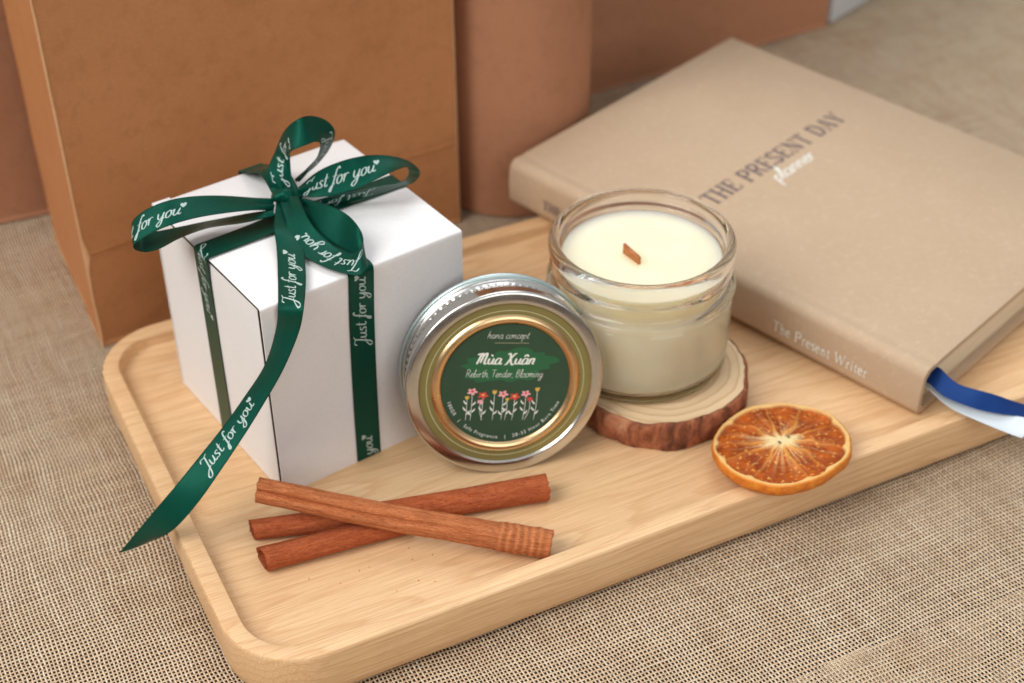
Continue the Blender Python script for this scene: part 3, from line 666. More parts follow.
fl_pos = [(-1.27, -.55, 'yt', .10), (-1.10, -.30, 'pk', .16), (-.70, -.45, 'rd', .16), (-.78, -.70, 'pk', .10), (-.29, -.33, 'yt', .11), (.03, -.40, 'pk', .16), (.20, -.62, 'yt', .09), (.46, -.50, 'rd', .16), (.86, -.38, 'pk', .15), (1.03, -.60, 'rd', .10), (1.27, -.22, 'yt', .11)]
flm = {'yt': M['yellow'], 'pk': M['pink'], 'rd': M['red']}
for i, (x, y, kd, r) in enumerate(fl_pos):
    x -= .08
    big = r > .105; bot = -1.44
    xb = x + (.12 if kd != 'yt' and not big else .02) * (1 if x < 0 else -1)
    st = [[(x, y), (x + .02, (y + bot) / 2), (xb, bot)]]
    parts = [stroke_mesh(st, 1, .018, 0, 6)]
    if big or kd == 'yt':
        for s_, hh in (((-1, .25), (1, .38), (1, .72)) if i % 2 else ((1, .28), (-1, .45), (-1, .78))):
            ly = bot + hh * .8
            if ly > y - .22: continue
            L = [(0, 0), (.03 * s_, .07), (.09 * s_, .13), (.14 * s_, .19), (.13 * s_, .10), (.07 * s_, .03)]
            parts.append(poly_fan([(xb + px, ly + py) for px, py in L]))
    onlid('flower_stem', merge(*parts), 0, 0, M['ink_white'], .001)
    if kd == 'yt': P = [(-.7, .9), (-.35, .45), (0, .95), (.35, .45), (.7, .9), (.75, .1), (.35, -.6), (-.35, -.6), (-.75, .1)]
    else: P = [((1 + .28 * math.cos(5 * t + .6)) * math.cos(t) * 1.0, (1 + .28 * math.cos(5 * t + .6)) * math.sin(t) * .75) for t in [2 * PI * q / 30 for q in range(30)]]
    onlid('flower', poly_fan([(x + p[0] * r, y + p[1] * r) for p in P]), 0, 0, flm[kd], .003)
    if big and kd != 'yt': onlid('flower_heart', poly_fan([(x + .35 * r * math.cos(t), y + .3 * r * math.sin(t) + .02) for t in [2 * PI * q / 8 for q in range(8)]]), 0, 0, M['yellow'] if kd == 'rd' else M['red'], .005)
def arc_text(body, r, a_mid, size):
    cu = bpy.data.curves.new('arc_text', 'FONT'); cu.body = body; cu.size = size; cu.space_character = 1.28; cu.align_x = 'CENTER'
    to = bpy.data.objects.new('arc_text', cu); C.objects.link(to)
    me = to.to_mesh(); vs = [v.co.copy() for v in me.vertices]; fs = [tuple(p.vertices) for p in me.polygons]; to.to_mesh_clear()
    bpy.data.objects.remove(to); bpy.data.curves.remove(cu)
    out = []
    for v in vs:
        a = a_mid + v.x / r; rr_ = r - v.y
        out.append(Vector((rr_ * math.cos(a), rr_ * math.sin(a), 0)))
    onlid('inscription', (out, fs), 0, 0, M['ink_white'])
arc_text('100GR   |   Safe Fragrance   |   28-32 Hour Burn Time', 2.18, math.radians(-90), .185)

# ------------------------------------------------------------------ wood slice, candle
SC = Vector((14.90, -1.04, 0)); TS = 1.336
sl = thing('wood_slice', 'round bark-edged wood slice under the candle jar on the tray', 'wood slice', SC)
def barkr(a, z, base):
    p = Vector((math.cos(a) * 2.2, math.sin(a) * 2.2, z * .5))
    return base + .10 * mnoise.noise(p * .7) + .10 * mnoise.noise(p * 2.3) + .045 * mnoise.noise(Vector((math.cos(a) * 11, math.sin(a) * 11, z * 1.3)))
vs = []; n = 300; zs = [0, .02, .12, .3, .5, .7, .9, 1.08, 1.22, TS - .02, TS]
rs = [3.32, 3.40, 3.47, 3.51, 3.53, 3.54, 3.54, 3.53, 3.51, 3.47, 3.40]
for k in range(n):
    a = 2 * PI * k / n
    for z, r in zip(zs, rs):
        d = barkr(a, z, 0); crack = max(0, mnoise.noise(Vector((a * 5, z * 1.0, 3.3)))) * .10
        vs.append(SC + Vector((math.cos(a), math.sin(a), 0)) * (r + d - crack) + Vector((0, 0, z)))
fs = grid_faces(n, len(zs), closeu=True); fs.append(tuple(k * len(zs) for k in range(n))[::-1])
obj('bark', vs, fs, M['slicebark'], sl, autos=80)
vs = [SC + Vector((0, 0, TS + .012))]
for j in range(1, 16):
    for k in range(n):
        a = 2 * PI * k / n; f = j / 15; rr_ = (3.39 + barkr(a, TS, 0) - .02) * f
        vs.append(SC + Vector((math.cos(a) * rr_, math.sin(a) * rr_, TS + .012 + (-.02 if j == 15 else .006 * mnoise.noise(Vector((rr_ * 3, a, 0)))))))
fs = [(0, 1 + k, 1 + (k + 1) % n) for k in range(n)]
for j in range(14):
    for k in range(n):
        a = 1 + j * n + k; b = 1 + j * n + (k + 1) % n; fs.append((a, a + n, b + n, b))
obj('cut_face', vs, fs, M['endgrain'], sl, loc=SC + Vector((.35, .25, 0)))

JC = Vector((14.56, .03, TS + .03))
jar = thing('candle_jar', 'clear glass jar of cream wax with a wooden wick, standing on the wood slice', 'candle', JC)
JS = 1.03
gp = [(0, .10), (2.4, .10), (2.75, .02), (2.95, 0), (3.15, .06), (3.27, .22), (3.31, .45), (3.345, 1.5), (3.36, 2.6), (3.355, 3.0), (3.28, 3.14), (3.27, 3.20), (3.39, 3.30), (3.44, 3.40), (3.40, 3.50), (3.22, 3.60), (3.14, 3.72), (3.13, 3.88), (3.15, 3.98), (3.26, 4.06), (3.30, 4.14), (3.25, 4.23), (3.14, 4.32), (3.13, 4.46), (3.18, 4.58), (3.31, 4.66), (3.35, 4.78), (3.355, 4.95), (3.33, 5.10), (3.27, 5.19), (3.18, 5.24), (3.08, 5.23), (3.0, 5.16), (2.955, 5.0), (2.94, 4.8), (2.93, 3.9), (2.95, 3.6), (3.05, 3.2), (3.10, 2.8), (3.09, 1.2), (3.03, .6), (2.85, .36), (2.5, .28), (0, .27)]
gp2 = [tuple(p)[:2] for p in cr([(r, z, 0) for r, z in gp], 3)]; gp2 = [(max(0, r), z) for r, z in gp2]
gp2[0] = (0, .10); gp2[-1] = (0, .27)
v, f = lathe(gp2, 128); obj('glass_jar', [JC + Vector((p[0] * JS, p[1] * JS, p[2] * JS)) for p in v], f, M['glass'], jar)
wp = [(0, .255), (2.5, .262), (2.87, .345), (3.05, .6), (3.11, 1.2), (3.12, 2.8), (3.06, 3.15), (2.92, 3.6), (2.88, 3.9), (2.875, 4.42), (2.87, 4.50), (2.86, 4.475), (2.7, 4.455), (1.4, 4.45), (.6, 4.46), (0, 4.465)]
v, f = lathe(wp, 128); obj('wax', [JC + Vector((p[0] * JS, p[1] * JS, p[2] * JS)) for p in v], f, M['wax'], jar, autos=45)
wd = Vector((14.36 - 14.20, -.62 - .60, 0)).normalized()
wc = JC + Vector((-.50, -.12, 4.40 * JS)); wn = Vector((-wd.y, wd.x, 0))
roundbox('wick', (-.48, -.05, 0), (.48, .05, .44), .015, M['wick'], jar, rot=lambda p: wc + wd * p.x + wn * p.y + Vector((0, 0, p.z + .10 * mnoise.noise(Vector((p.x * 3, 0, p.z))) * (1 if p.z > .2 else 0))))

# ------------------------------------------------------------------ cinnamon
def quill(name, p0, p1, r0, r1, label, mat, bend=0.0, cleft=None, node=False, hole0=.5, hole1=.5, seed=0, cupdir=None, flat_=1.0, twin=False, slant=.24):
    p0 = Vector(p0); p1 = Vector(p1); ax = (p1 - p0).normalized(); up = Vector((0, 0, 1)); up = (up - ax * up.dot(ax)).normalized(); sd = ax.cross(up)
    L = (p1 - p0).length; nl, nt = 130, 120; t = thing(name, label, 'cinnamon stick', (p0 + p1) / 2 - Vector((0, 0, max(r0, r1))), 'cinnamon sticks crossed on the tray')
    def centre(f): return p0.lerp(p1, f) + sd * bend * math.sin(PI * f) + up * .03 * mnoise.noise(Vector((f * 4, seed, 0)))
    def rad(f, a):
        r = r0 + (r1 - r0) * f
        r *= 1 + .035 * mnoise.noise(Vector((f * 6, math.cos(a) * .8 + seed, math.sin(a) * .8)))
        r += .030 * mnoise.noise(Vector((f * L * .5, math.cos(a) * 5, math.sin(a) * 5 + seed))) + .012 * mnoise.noise(Vector((f * L * 2, math.cos(a) * 11, math.sin(a) * 11 + seed)))
        if cleft:
            a0, dep, wd_, f_end = cleft
            k = max(0.0, 1 - f / f_end) ** .5 if f < f_end else 0
            d = (a - a0 + PI) % (2 * PI) - PI
            r -= dep * r * k * math.exp(-(d / wd_) ** 2)
            if twin:
                d2 = (a - a0) % (2 * PI) - PI
                r -= dep * .5 * r * k * math.exp(-(d2 / wd_) ** 2)
        if node:
            for fc, am, w_ in ((.835, .022, .010), (.872, .035, .012), (.90, .014, .008), (.948, .035, .012)): r += am * math.exp(-((f - fc + .006 * math.sin(2 * a)) / w_) ** 2)
            if f > .82: r += .02
        return r
    outer = []; uv = []
    for i in range(nl):
        f = i / (nl - 1); c = centre(f)
        for j in range(nt):
            a = 2 * PI * j / nt; r = rad(f, a)
            rag = (.05 * mnoise.noise(Vector((a * 2, seed, 1))) + (slant * math.cos(a) * r if i == 0 else 0)) if i in (0, nl - 1) else (slant * math.cos(a) * r * max(0, 1 - i / 6))
            outer.append(c + up * math.sin(a) * r * flat_ + sd * math.cos(a) * r + ax * rag); uv.append((f * L, a * r0 + seed * 3))
    o = obj('bark', outer, grid_faces(nl, nt, closev=True, flip=True), mat, t, uvs=uv)
    # ends: bark thickness ring, then a dark hollow going in
    for end, hole in ((0, hole0), (1, hole1)):
        f = float(end); vs = []; sg = 1 if end == 0 else -1; c = centre(f)
        rings = [(1.0, 0), (.9, -.02), (hole + .08, -.01), (hole, .03), (hole * .92, .25), (hole * .8, 1.2), (.0, 1.25)]
        for q, dz in rings:
            for j in range(nt):
                a = 2 * PI * j / nt; r = rad(f, a) * q; rag = .05 * mnoise.noise(Vector((a * 2, seed, 1))) + (slant * math.cos(a) * rad(f, a) if end == 0 else 0)
                vs.append(c + up * math.sin(a) * r * flat_ + sd * math.cos(a) * r + ax * (rag + sg * dz))
        fm = []; fs = grid_faces(len(rings), nt, closev=True, flip=(end == 1)); fm = [0 if k // nt < 3 else 1 for k in range(len(fs))]
        obj('cut_end', vs, fs, None, t, mats=[mat, M['cinn_in']], fmat=fm, uvs=[(k * .01, .3 * (k % 7)) for k in range(len(vs))], autos=40)
    return t, centre, rad, ax, up, sd
q = quill('cinnamon_stick', (-1.25, -1.36, 1.92), (7.10, -7.02, .53), .44, .47, 'tan cinnamon stick lying on top of the other two, with a ringed knotty end', M['cinn'], bend=.13, slant=.05, cleft=(math.radians(36), .50, .20, .66), node=True, hole0=.40, hole1=.62, seed=1, twin=True)
def scroll(name, p0, p1, r0, r1, label, mat, th0, turns=2.1, bend=0.0, seed=0, slant=.25):
    """bark sheet rolled into a quill: spiral cross-section with real thickness"""
    p0 = Vector(p0); p1 = Vector(p1); ax = (p1 - p0).normalized(); up = Vector((0, 0, 1)); up = (up - ax * up.dot(ax)).normalized(); sd = ax.cross(up)
    L = (p1 - p0).length; nl, ns = 120, 150; t = thing(name, label, 'cinnamon stick', (p0 + p1) / 2 - Vector((0, 0, max(r0, r1))), 'cinnamon sticks crossed on the tray')
    TK = .062; vs, uv = [], []
    for i in range(nl):
        f = i / (nl - 1); R = r0 + (r1 - r0) * f; c = p0.lerp(p1, f) + sd * bend * math.sin(PI * f) + up * .02 * mnoise.noise(Vector((f * 4, seed, 0)))
        drift = .5 * mnoise.noise(Vector((f * 1.5, seed, 7)))
        rowo, rowi = [], []
        for k in range(ns + 1):
            q = k / ns; a = th0 + drift + q * turns * 2 * PI
            r = R * (1 - .06 * min(1, q * turns) - .62 * max(0, (q * turns - .92) / (turns - .92)) ** 1.1)
            r *= 1 + .035 * mnoise.noise(Vector((f * 5, math.cos(a) * .9 + seed, math.sin(a) * .9)))
            r += .016 * mnoise.noise(Vector((f * L * .6, math.cos(a) * 5, math.sin(a) * 5 + seed))) + .008 * mnoise.noise(Vector((f * L * 2, math.cos(a) * 11, math.sin(a) * 11 + seed)))
            edge = slant * math.cos(a) * r + .07 * mnoise.noise(Vector((a * 1.7, seed, i))) if i in (0, nl - 1) else 0
            if i == nl - 1: edge = .10 * mnoise.noise(Vector((a * 1.7, seed, 4)))
            for row, rr2 in ((rowo, r), (rowi, r - TK)):
                row.append(c + up * math.sin(a) * rr2 + sd * math.cos(a) * rr2 + ax * edge)
        for k, p in enumerate(rowo + rowi[::-1]):
            vs.append(p); kk = k if k <= ns else 2 * ns + 1 - k
            uv.append((f * L, kk / ns * turns * 2 * PI * r0 * .8 + seed * 3 + (9 if k > ns else 0)))
    m_ = 2 * (ns + 1)
    fs = grid_faces(nl, m_, closev=True, flip=True)
    for i, fl_ in ((0, True), (nl - 1, False)):
        for k in range(ns):
            q_ = (i * m_ + k, i * m_ + k + 1, i * m_ + m_ - 2 - k, i * m_ + m_ - 1 - k); fs.append(q_ if fl_ else q_[::-1])
    tag(obj('rolled_bark', vs, fs, mat, t, uvs=uv, autos=50), '', '') if False else obj('rolled_bark', vs, fs, mat, t, uvs=uv, autos=50)
    return t
scroll('cinnamon_stick', (-1.71, -1.55, .40), (8.34, -4.38, .52), .37, .51, 'long reddish cinnamon stick, the back one of the lower two, under the top stick', M['cinn_red'], math.radians(200), bend=.12, seed=5)
scroll('cinnamon_stick', (-1.86, -3.14, .45), (3.35, -3.72, .42), .44, .39, 'short cinnamon stick nearest the tray corner, its far end under the top stick', M['cinn_red'], math.radians(120), seed=9)
# crumbs shed by the sticks and stray burlap fibres: nobody could count them
def scatter():
    rng = random.Random(11); vs, fs = [], []
    for _ in range(16):
        u = rng.random(); x = -1.5 + 9.5 * u + rng.gauss(0, .5); y = -4.6 - 1.4 * u + rng.gauss(0, 1.1); q = rng.uniform(.012, .035); a = rng.uniform(0, 6.28)
        if y < -6.8 or (x < .3 and y > -.3): continue
        b = len(vs); d = Vector((math.cos(a), math.sin(a), 0)); e_ = Vector((-d.y, d.x, 0))
        P = Vector((x, y, .004)); vs += [P - d * q * 1.6, P + e_ * q * .7, P + d * q * 1.3, P - e_ * q * .6, P + Vector((0, 0, q * .8))]
        fs += [(b, b + 1, b + 4), (b + 1, b + 2, b + 4), (b + 2, b + 3, b + 4), (b + 3, b, b + 4)]
    o = obj('bark_crumbs', vs, fs, M['cinn_red'], smooth=False); o['kind'] = 'stuff'; o['label'] = 'tiny cinnamon bark crumbs on the tray floor around the sticks'; o['category'] = 'crumbs'
    vs, fs = [], []
    for _ in range(260):
        x = rng.uniform(-16, 30); y = rng.uniform(-20, 8)
        if X0 - .3 < x and Y0 - .3 < y: continue
        a = rng.uniform(0, 6.28); L = rng.uniform(.4, 1.6); z0 = ZT + .05; cv = rng.gauss(0, 1.2); h = rng.uniform(.03, .16); P = Vector((x, y, z0)); n_f = 10; pts = []
        for k in range(n_f + 1):
            f = k / n_f; P = P + Vector((math.cos(a), math.sin(a), 0)) * L / n_f; a += cv / n_f; pts.append(P + Vector((0, 0, h * math.sin(PI * f))))
        for k, p in enumerate(pts):
            b = len(vs); w_ = .008
            vs += [p + Vector((w_, 0, 0)), p + Vector((-w_ * .5, w_ * .9, 0)), p + Vector((-w_ * .5, -w_ * .9, w_))]
            if k: fs += [(b - 3 + q, b - 3 + (q + 1) % 3, b + (q + 1) % 3, b + q) for q in range(3)]
    o = obj('burlap_fibres', vs, fs, flat('jute_fibre', (.70, .55, .36), .8, .2)); o['kind'] = 'stuff'; o['label'] = 'stray jute fibres standing off the burlap cloth'; o['category'] = 'fibres'
scatter()

# ------------------------------------------------------------------ dried orange slice
def orange():
    tilt = math.radians(6); c = Vector((16.66, -6.80, .62)); R0 = 2.47
    ux = Vector((1, 0, 0)); uy = Vector((0, math.cos(tilt), -math.sin(tilt))); un = Vector((0, math.sin(tilt), math.cos(tilt)))
    t = thing('dried_orange_slice', 'dried orange slice with golden rind lying across the tray rim', 'orange slice', c)
    nseg = 10; rng = random.Random(3); mem = [2 * PI * k / nseg + rng.uniform(-.12, .12) for k in range(nseg)]
    def RR(a): return R0 * (1 + .018 * math.sin(2 * a + 1) + .012 * math.sin(5 * a) + .014 * mnoise.noise(Vector((math.cos(a) * 2.5, math.sin(a) * 2.5, 4))) + .010 * mnoise.noise(Vector((math.cos(a) * 8, math.sin(a) * 8, 4))))
    def warp(x, y): return .05 * mnoise.noise(Vector((x * .9, y * .9, 6))) + .09 * math.sin(x * .9 + .5) + .05 * math.cos(y * 1.1 + x * .4)
    na, nr = 320, 76; vs, cols = [], []
    mixc = lambda a, b, f: tuple(p + (q_ - p) * f for p, q_ in zip(a, b))
    PULP0, PULP1, PITH, CORE, MEM = (.25, .036, .003), (.58, .125, .007), (.88, .58, .22), (.92, .78, .42), (.82, .38, .08)
    TH = .56
    for j in range(nr):
        f = j / (nr - 1)
        for i in range(na):
            a = 2 * PI * i / na; r = f * RR(a); x, y = r * math.cos(a), r * math.sin(a)
            aw = a + .12 * mnoise.noise(Vector((x * 1.1, y * 1.1, 2))) / max(.4, f)
            dm = min(abs((aw - m_ + PI) % (2 * PI) - PI) for m_ in mem) * max(r, .15)
            k_m = math.exp(-(dm / (.04 + .07 * (1 - f))) ** 2)
            cx_, cy_ = x * .92 - y * .38, x * .38 + y * .92
            core = math.exp(-(((cx_ / .62) ** 2 + (cy_ / .40) ** 2) ** .5 / (1 + .5 * mnoise.noise(Vector((math.cos(a) * 3, math.sin(a) * 3, 9))))) ** 4)
            ves = mnoise.noise(Vector((x * 2.6, y * 2.6, 5))); fin = mnoise.noise(Vector((x * 8, y * 8, 1))); lo = mnoise.noise(Vector((x * 1.1, y * 1.1, 8)))
            ray_ = mnoise.noise(Vector((math.cos(a) * 12, math.sin(a) * 12, r * .5)))
            streak = max(0, ray_ * 1.1 + .10) * math.exp(-(r / 1.15) ** 2) * 1.2
            pul = mixc(PULP0, PULP1, min(1, max(0, .42 + .55 * lo + .5 * ves + .35 * fin)))
            if fin > .38: pul = mixc(pul, (.92, .50, .12), min(.7, (fin - .38) * 4))
            fade = .20 + .80 * math.exp(-(r / 1.3) ** 2)
            col = mixc(pul, CORE, min(.8, streak)); col = mixc(col, MEM, k_m * fade); col = mixc(col, CORE, core)
            lim = .925 - .045 * math.exp(-(dm / .22) ** 2) + .012 * math.sin(a * 3)
            rim = min(1, max(0, (f - lim) / .022)); col = mixc(col, PITH, rim)
            if f > .972: col = mixc(col, (.78, .30, .05), min(1, (f - .972) / .015))
            h = TH - (.13 + .05 * lo) * (1 - rim) * (1 - .6 * k_m) * (1 - core * .8) + (.06 * ves + .03 * fin) * (1 - rim) * (1 - core)
            if f > .97: h -= .05 * ((f - .97) / .03) ** 2
            vs.append((x, y, h + warp(x, y))); cols.append(col)
    top = [c + ux * x + uy * y + un * z for x, y, z in vs]
    m = N('dried_orange_pulp', .32, .25); at = m.n('ShaderNodeVertexColor', layer_name='Col').outputs[0]
    nz = m.noise(m.coord(), 6, 4, .7); m.color(m.mix(m.math('MULTIPLY', nz, .45), at, m.mix(.5, at, (.36, .08, .004)), 'MIX'))
    m.set(Subsurface_Weight=.15, Subsurface_Radius=(.01, .004, .001), Subsurface_Scale=.2, Roughness=m.math('ADD', m.math('MULTIPLY', nz, .4), .3)); m.bump(m.noise(m.coord(), 9, 4, .7), .06, 1.0)
    obj('pulp', top, grid_faces(nr, na, closev=True, flip=False), m.m, t, cols=cols)
    m = N('orange_peel', .42, .5); nz = m.noise(m.coord(), 3, 4, .6); pit = m.noise(m.coord(), 14, 2, .5)
    c_ = m.ramp(nz, [(.3, (.50, .12, .008)), (.6, (.70, .21, .014)), (.8, (.78, .31, .04))]); c_ = m.mix(m.ramp(m.noise(m.coord(), 1.6, 3), [(.66, (0, 0, 0)), (.72, (.8, .8, .8))]), c_, (.20, .07, .015))
    m.color(c_); m.bump(pit, .05, .8)
    vs = []
    pr = [(1.0, TH - .045), (1.008, TH - .10), (1.012, TH * .6), (1.0, TH * .3), (.965, .06), (.90, 0), (.5, .02), (0, .02)]
    for i in range(na):
        a = 2 * PI * i / na
        for k, (q_, z) in enumerate(pr):
            r = RR(a) * q_; x, y = r * math.cos(a), r * math.sin(a)
            w = .02 * mnoise.noise(Vector((math.cos(a) * 9, math.sin(a) * 9, z * 5))); r += w if k in (1, 2, 3) else 0
            vs.append(c + ux * r * math.cos(a) + uy * r * math.sin(a) + un * (z + warp(x, y)))
    obj('rind', vs, grid_faces(na, len(pr), closeu=True), m.m, t)
    pips = []
    for px, py in ((-.20, -.14), (.26, -.03)):
        P = c + ux * px + uy * py + un * (TH + .04 + warp(px, py))
        v_, f_ = lathe([(0, .035), (.03, .03), (.05, 0), (.03, -.03), (0, -.035)], 10)
        obj('pip', [P + ux * a * 1.0 + uy * b * 1.6 + un * z for a, b, z in v_], f_, flat('pip_brown', (.20, .13, .07)) if not pips else pips[0], t); pips.append(bpy.data.materials['pip_brown'])
orange()

# ------------------------------------------------------------------ book
bp = [22.7881, -6.8604, .03, 1.9206, 21.1887, 16.2784, 2.2578, .0299, .0098]
bo = Vector(bp[:3]); an, Lb, Wb, Tb, tl, tw = bp[3:]
ku = Vector((math.cos(an) * math.cos(tl), math.sin(an) * math.cos(tl), math.sin(tl))); kv = Vector((math.sin(an) * math.cos(tw), -math.cos(an) * math.cos(tw), math.sin(tw))); kn_ = kv.cross(ku).normalized()
if kn_.z < 0: kn_ = -kn_
def K3(a, b, c): return bo + ku * a + kv * b + kn_ * c
bk = thing('notebook', 'beige linen hardback planner titled THE PRESENT DAY lying on the tray', 'book', bo)
def cover():
    th = .26
    # outline of the case in the (b, c) plane: bottom board -> rounded spine -> top board, outer then inner
    outl = [(Wb, 0), (Wb * .6, 0), (1.2, 0), (.72, .02), (.45, 0)]
    outl += [(.45 - .45 * math.sin(PI / 2 * k / 6), .42 - .42 * math.cos(PI / 2 * k / 6)) for k in range(1, 7)]
    outl += [(-.05, Tb * .5)] + [(.45 - .45 * math.cos(PI / 2 * k / 6), Tb - .42 + .42 * math.sin(PI / 2 * k / 6)) for k in range(0, 7)]
    outl += [(.62, Tb - .012), (.78, Tb - .045), (.95, Tb - .012), (1.15, Tb), (Wb * .6, Tb), (Wb - .06, Tb), (Wb, Tb - .05)]
    inn = [(Wb, Tb - th), (1.2, Tb - th), (.5, Tb - th), (.24, Tb - .5), (.22, Tb / 2), (.24, .5), (.5, th), (1.2, th), (Wb, th)]
    ring = outl + inn; n = len(ring); rows = [(0.0, .06), (.05, .0)] + [(Lb * k / 10, 0) for k in range(1, 10)] + [(Lb - .05, 0), (Lb, .06)]
    vs = []
    cb, cc = Wb / 2, Tb / 2
    for a, ins in rows:
        for i, (b, c) in enumerate(ring):
            if ins and i < len(outl): c = c + (ins * .5 if c < Tb / 2 else -ins * .5); b = b + (ins * .5 if b < 1 else 0)
            # rounded board corners on the fore edge
            vs.append(K3(a, b, c))
    fs = grid_faces(len(rows), n, closev=True)
    # end caps as quad strips between outer and inner outline
    import mathutils
    for r_, fl_ in ((0, False), (len(rows) - 1, True)):
        base = r_ * n
        tri = mathutils.geometry.tessellate_polygon([[Vector((b, c, 0)) for b, c in ring]])
        for tq in tri: fs.append(tuple(base + q_ for q_ in (tq if fl_ else tq[::-1])))
    return obj('cover', vs, fs, M['linen'], bk, autos=45)
cover()
vs = []; P0, P1 = (.35, .42, .27), (Lb - .35, Wb - .35, Tb - .27)
roundbox('page_block', P0, P1, .01, M['pages'], bk, rot=lambda p: K3(p.x, p.y, p.z))
# headband strip and lettering
v, f, L = serif('THE PRESENT DAY'); k = 10.1 / L
obj('cover_title', place([Vector((p.x * k, p.y * .92, 0)) for p in v], K3(12.42, 3.45, Tb), kv, ku, kn_), f, M['ink_dark'], bk, smooth=False)
st, L = strokes('planner', .2); m2 = stroke_mesh(st, 1, .19, .4); k = 2.9 / L
obj('cover_subtitle', place([Vector((p.x * k, p.y * .42, 0)) for p in m2[0]], K3(11.55, 6.9, Tb), kv, ku, kn_), m2[1], M['ink_white'], bk, smooth=False)
v, f, L = serif('The Present Writer'); k = 4.45 / L
v2 = [Vector((p.x * k, p.y * .50, 0)) for p in v]
spx = -.048
obj('spine_title', place(v2, K3(6.68, spx, .68), -ku, kn_, -kv, .012), f, M['ink_white'], bk, smooth=False)
v, f, L = serif('THE PRESENT DAY'); k = 5.2 / L
obj('spine_title', place([Vector((p.x * k, p.y * .45, 0)) for p in v], K3(19.1, spx, .72), -ku, kn_, -kv, .012), f, M['ink_dark'], bk, smooth=False)
for nm, mt, lb in (('navy', M['navy'], 'navy satin marker'), ('pale', M['paleribbon'], 'pale silver marker')):
    st = [(Vector(a), Vector(b)) for a, b in RIB[nm]]
    inn = K3(.9, .75, 1.25 if nm == 'navy' else .95); w = (st[0][0] - st[0][1]).normalized() * .37
    st = [(inn + w, inn - w)] + st
    s_ = Strip(st, 10); o_ = s_.mesh('bookmark_ribbon', bk, mt); o_['label'] = lb

# ------------------------------------------------------------------ kraft bags, tube, board behind
def bag(name, p0, p1, depth, h, mat, label, cat, group=None, crease=None, gusset=.5, evd=None):
    """open-topped paper bag: p0-p1 is the front base line"""
    p0 = Vector((*p0, ZT)); p1 = Vector((*p1, ZT)); eu = (p1 - p0); L = eu.length; eu.normalize(); ev = Vector(evd) if evd else Vector((-eu.y, eu.x, 0))
    t = thing(name, label, cat, (p0 + p1) / 2 + ev * depth / 2, group)
    nu, nz = 60, 80
    def wob(u, z, s): return .10 * mnoise.noise(Vector((u * .25, z * .2, s))) + .05 * abs(mnoise.noise(Vector((u * .55 + z * .3, z * .5 - u * .2, s + 1)))) + .09 * mnoise.noise(Vector((u * .08, z * .06, s + 3)))
    def cz(z): return -.10 * math.exp(-((z - crease) / .12) ** 2) if crease else 0
    def panel(nm, f, n1, inward):
        vs = []
        for side in (0, 1):
            for i in range(n1 + 1):
                for j in range(nz + 1):
                    z = h * j / nz; vs.append(f(i / n1, z) + inward * (.04 * side) + Vector((0, 0, z)))
        Kk = (n1 + 1) * (nz + 1); fs = grid_faces(n1 + 1, nz + 1) + grid_faces(n1 + 1, nz + 1, flip=True, base=Kk)
        for i in range(n1):
            for j in (0, nz):
                a, b = i * (nz + 1) + j, (i + 1) * (nz + 1) + j; fs.append((a, b, b + Kk, a + Kk))
        return obj(nm, vs, fs, mat, t)
    edge = lambda a: min(1, a * 12, (1 - a) * 12)
    panel('front_panel', lambda a, z: p0 + eu * L * a + ev * ((wob(a * L, z, 1) + cz(z) * 1.0) * edge(a)), nu, ev)
    panel('back_panel', lambda a, z: p0 + ev * depth + eu * L * a, nu, -ev)
    for nm, base, sg in (('gusset', p0, 1), ('gusset', p1, -1)):
        panel(nm, lambda a, z, base=base, sg=sg: base + ev * depth * a + eu * sg * (gusset * math.sin(PI * a) ** 2 * min(1, z / 14) + .03 * mnoise.noise(Vector((a * 3, z * .3, 9)))), 14, eu * sg)
    vs = [p0 + Vector((0, 0, .02)), p1 + Vector((0, 0, .02)), p1 + ev * depth + Vector((0, 0, .02)), p0 + ev * depth + Vector((0, 0, .02))]
    vs += [v_ + Vector((0, 0, .05)) for v_ in vs]
    obj('base', vs, [(3, 2, 1, 0), (4, 5, 6, 7)], mat, t, smooth=False)
    if crease:
        # folded seam: a low ridge along the crease
        vs = []; n1 = 40
        for i in range(n1 + 1):
            a = .01 + .98 * i / n1
            zc = crease - .3 * a + .12 * mnoise.noise(Vector((a * 5, 0, 0)))
            base = p0 + eu * L * a + ev * (wob(a * L, zc, 1) * edge(a))
            for dz, dn in ((-.07, .03), (0, -.06), (.07, .03)): vs.append(base + ev * dn + Vector((0, 0, zc + dz)))
        obj('fold_crease', vs, grid_faces(n1 + 1, 3), mat, t)
        # pressed, worn front corners: edge highlight painted as pale strips
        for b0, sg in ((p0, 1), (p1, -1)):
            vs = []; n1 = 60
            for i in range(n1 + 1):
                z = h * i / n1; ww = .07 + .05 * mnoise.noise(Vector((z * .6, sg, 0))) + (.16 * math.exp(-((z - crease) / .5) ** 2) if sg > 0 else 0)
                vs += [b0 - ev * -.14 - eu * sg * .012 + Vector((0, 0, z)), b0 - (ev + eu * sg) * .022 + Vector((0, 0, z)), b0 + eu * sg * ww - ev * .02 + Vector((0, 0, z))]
            obj('edge_highlight', vs, grid_faces(n1 + 1, 3), M['kraft_pale'], t)
    return t
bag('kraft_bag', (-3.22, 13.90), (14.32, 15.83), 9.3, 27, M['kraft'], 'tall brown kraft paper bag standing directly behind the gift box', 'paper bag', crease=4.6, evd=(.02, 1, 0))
bag('kraft_bag', (-19, 26.6), (1.5, 25.2), 6, 25, M['kraft_red'], 'reddish brown kraft bag at the far left, behind the tall bag', 'paper bag', gusset=.2)
bag('kraft_bag', (21.5, 23.8), (41.9, 25.02), 5, 24, M['kraft_red'], 'wide brown kraft bag standing behind the notebook', 'paper bag', gusset=.1)
TC = Vector((18.31, 18.4, ZT))
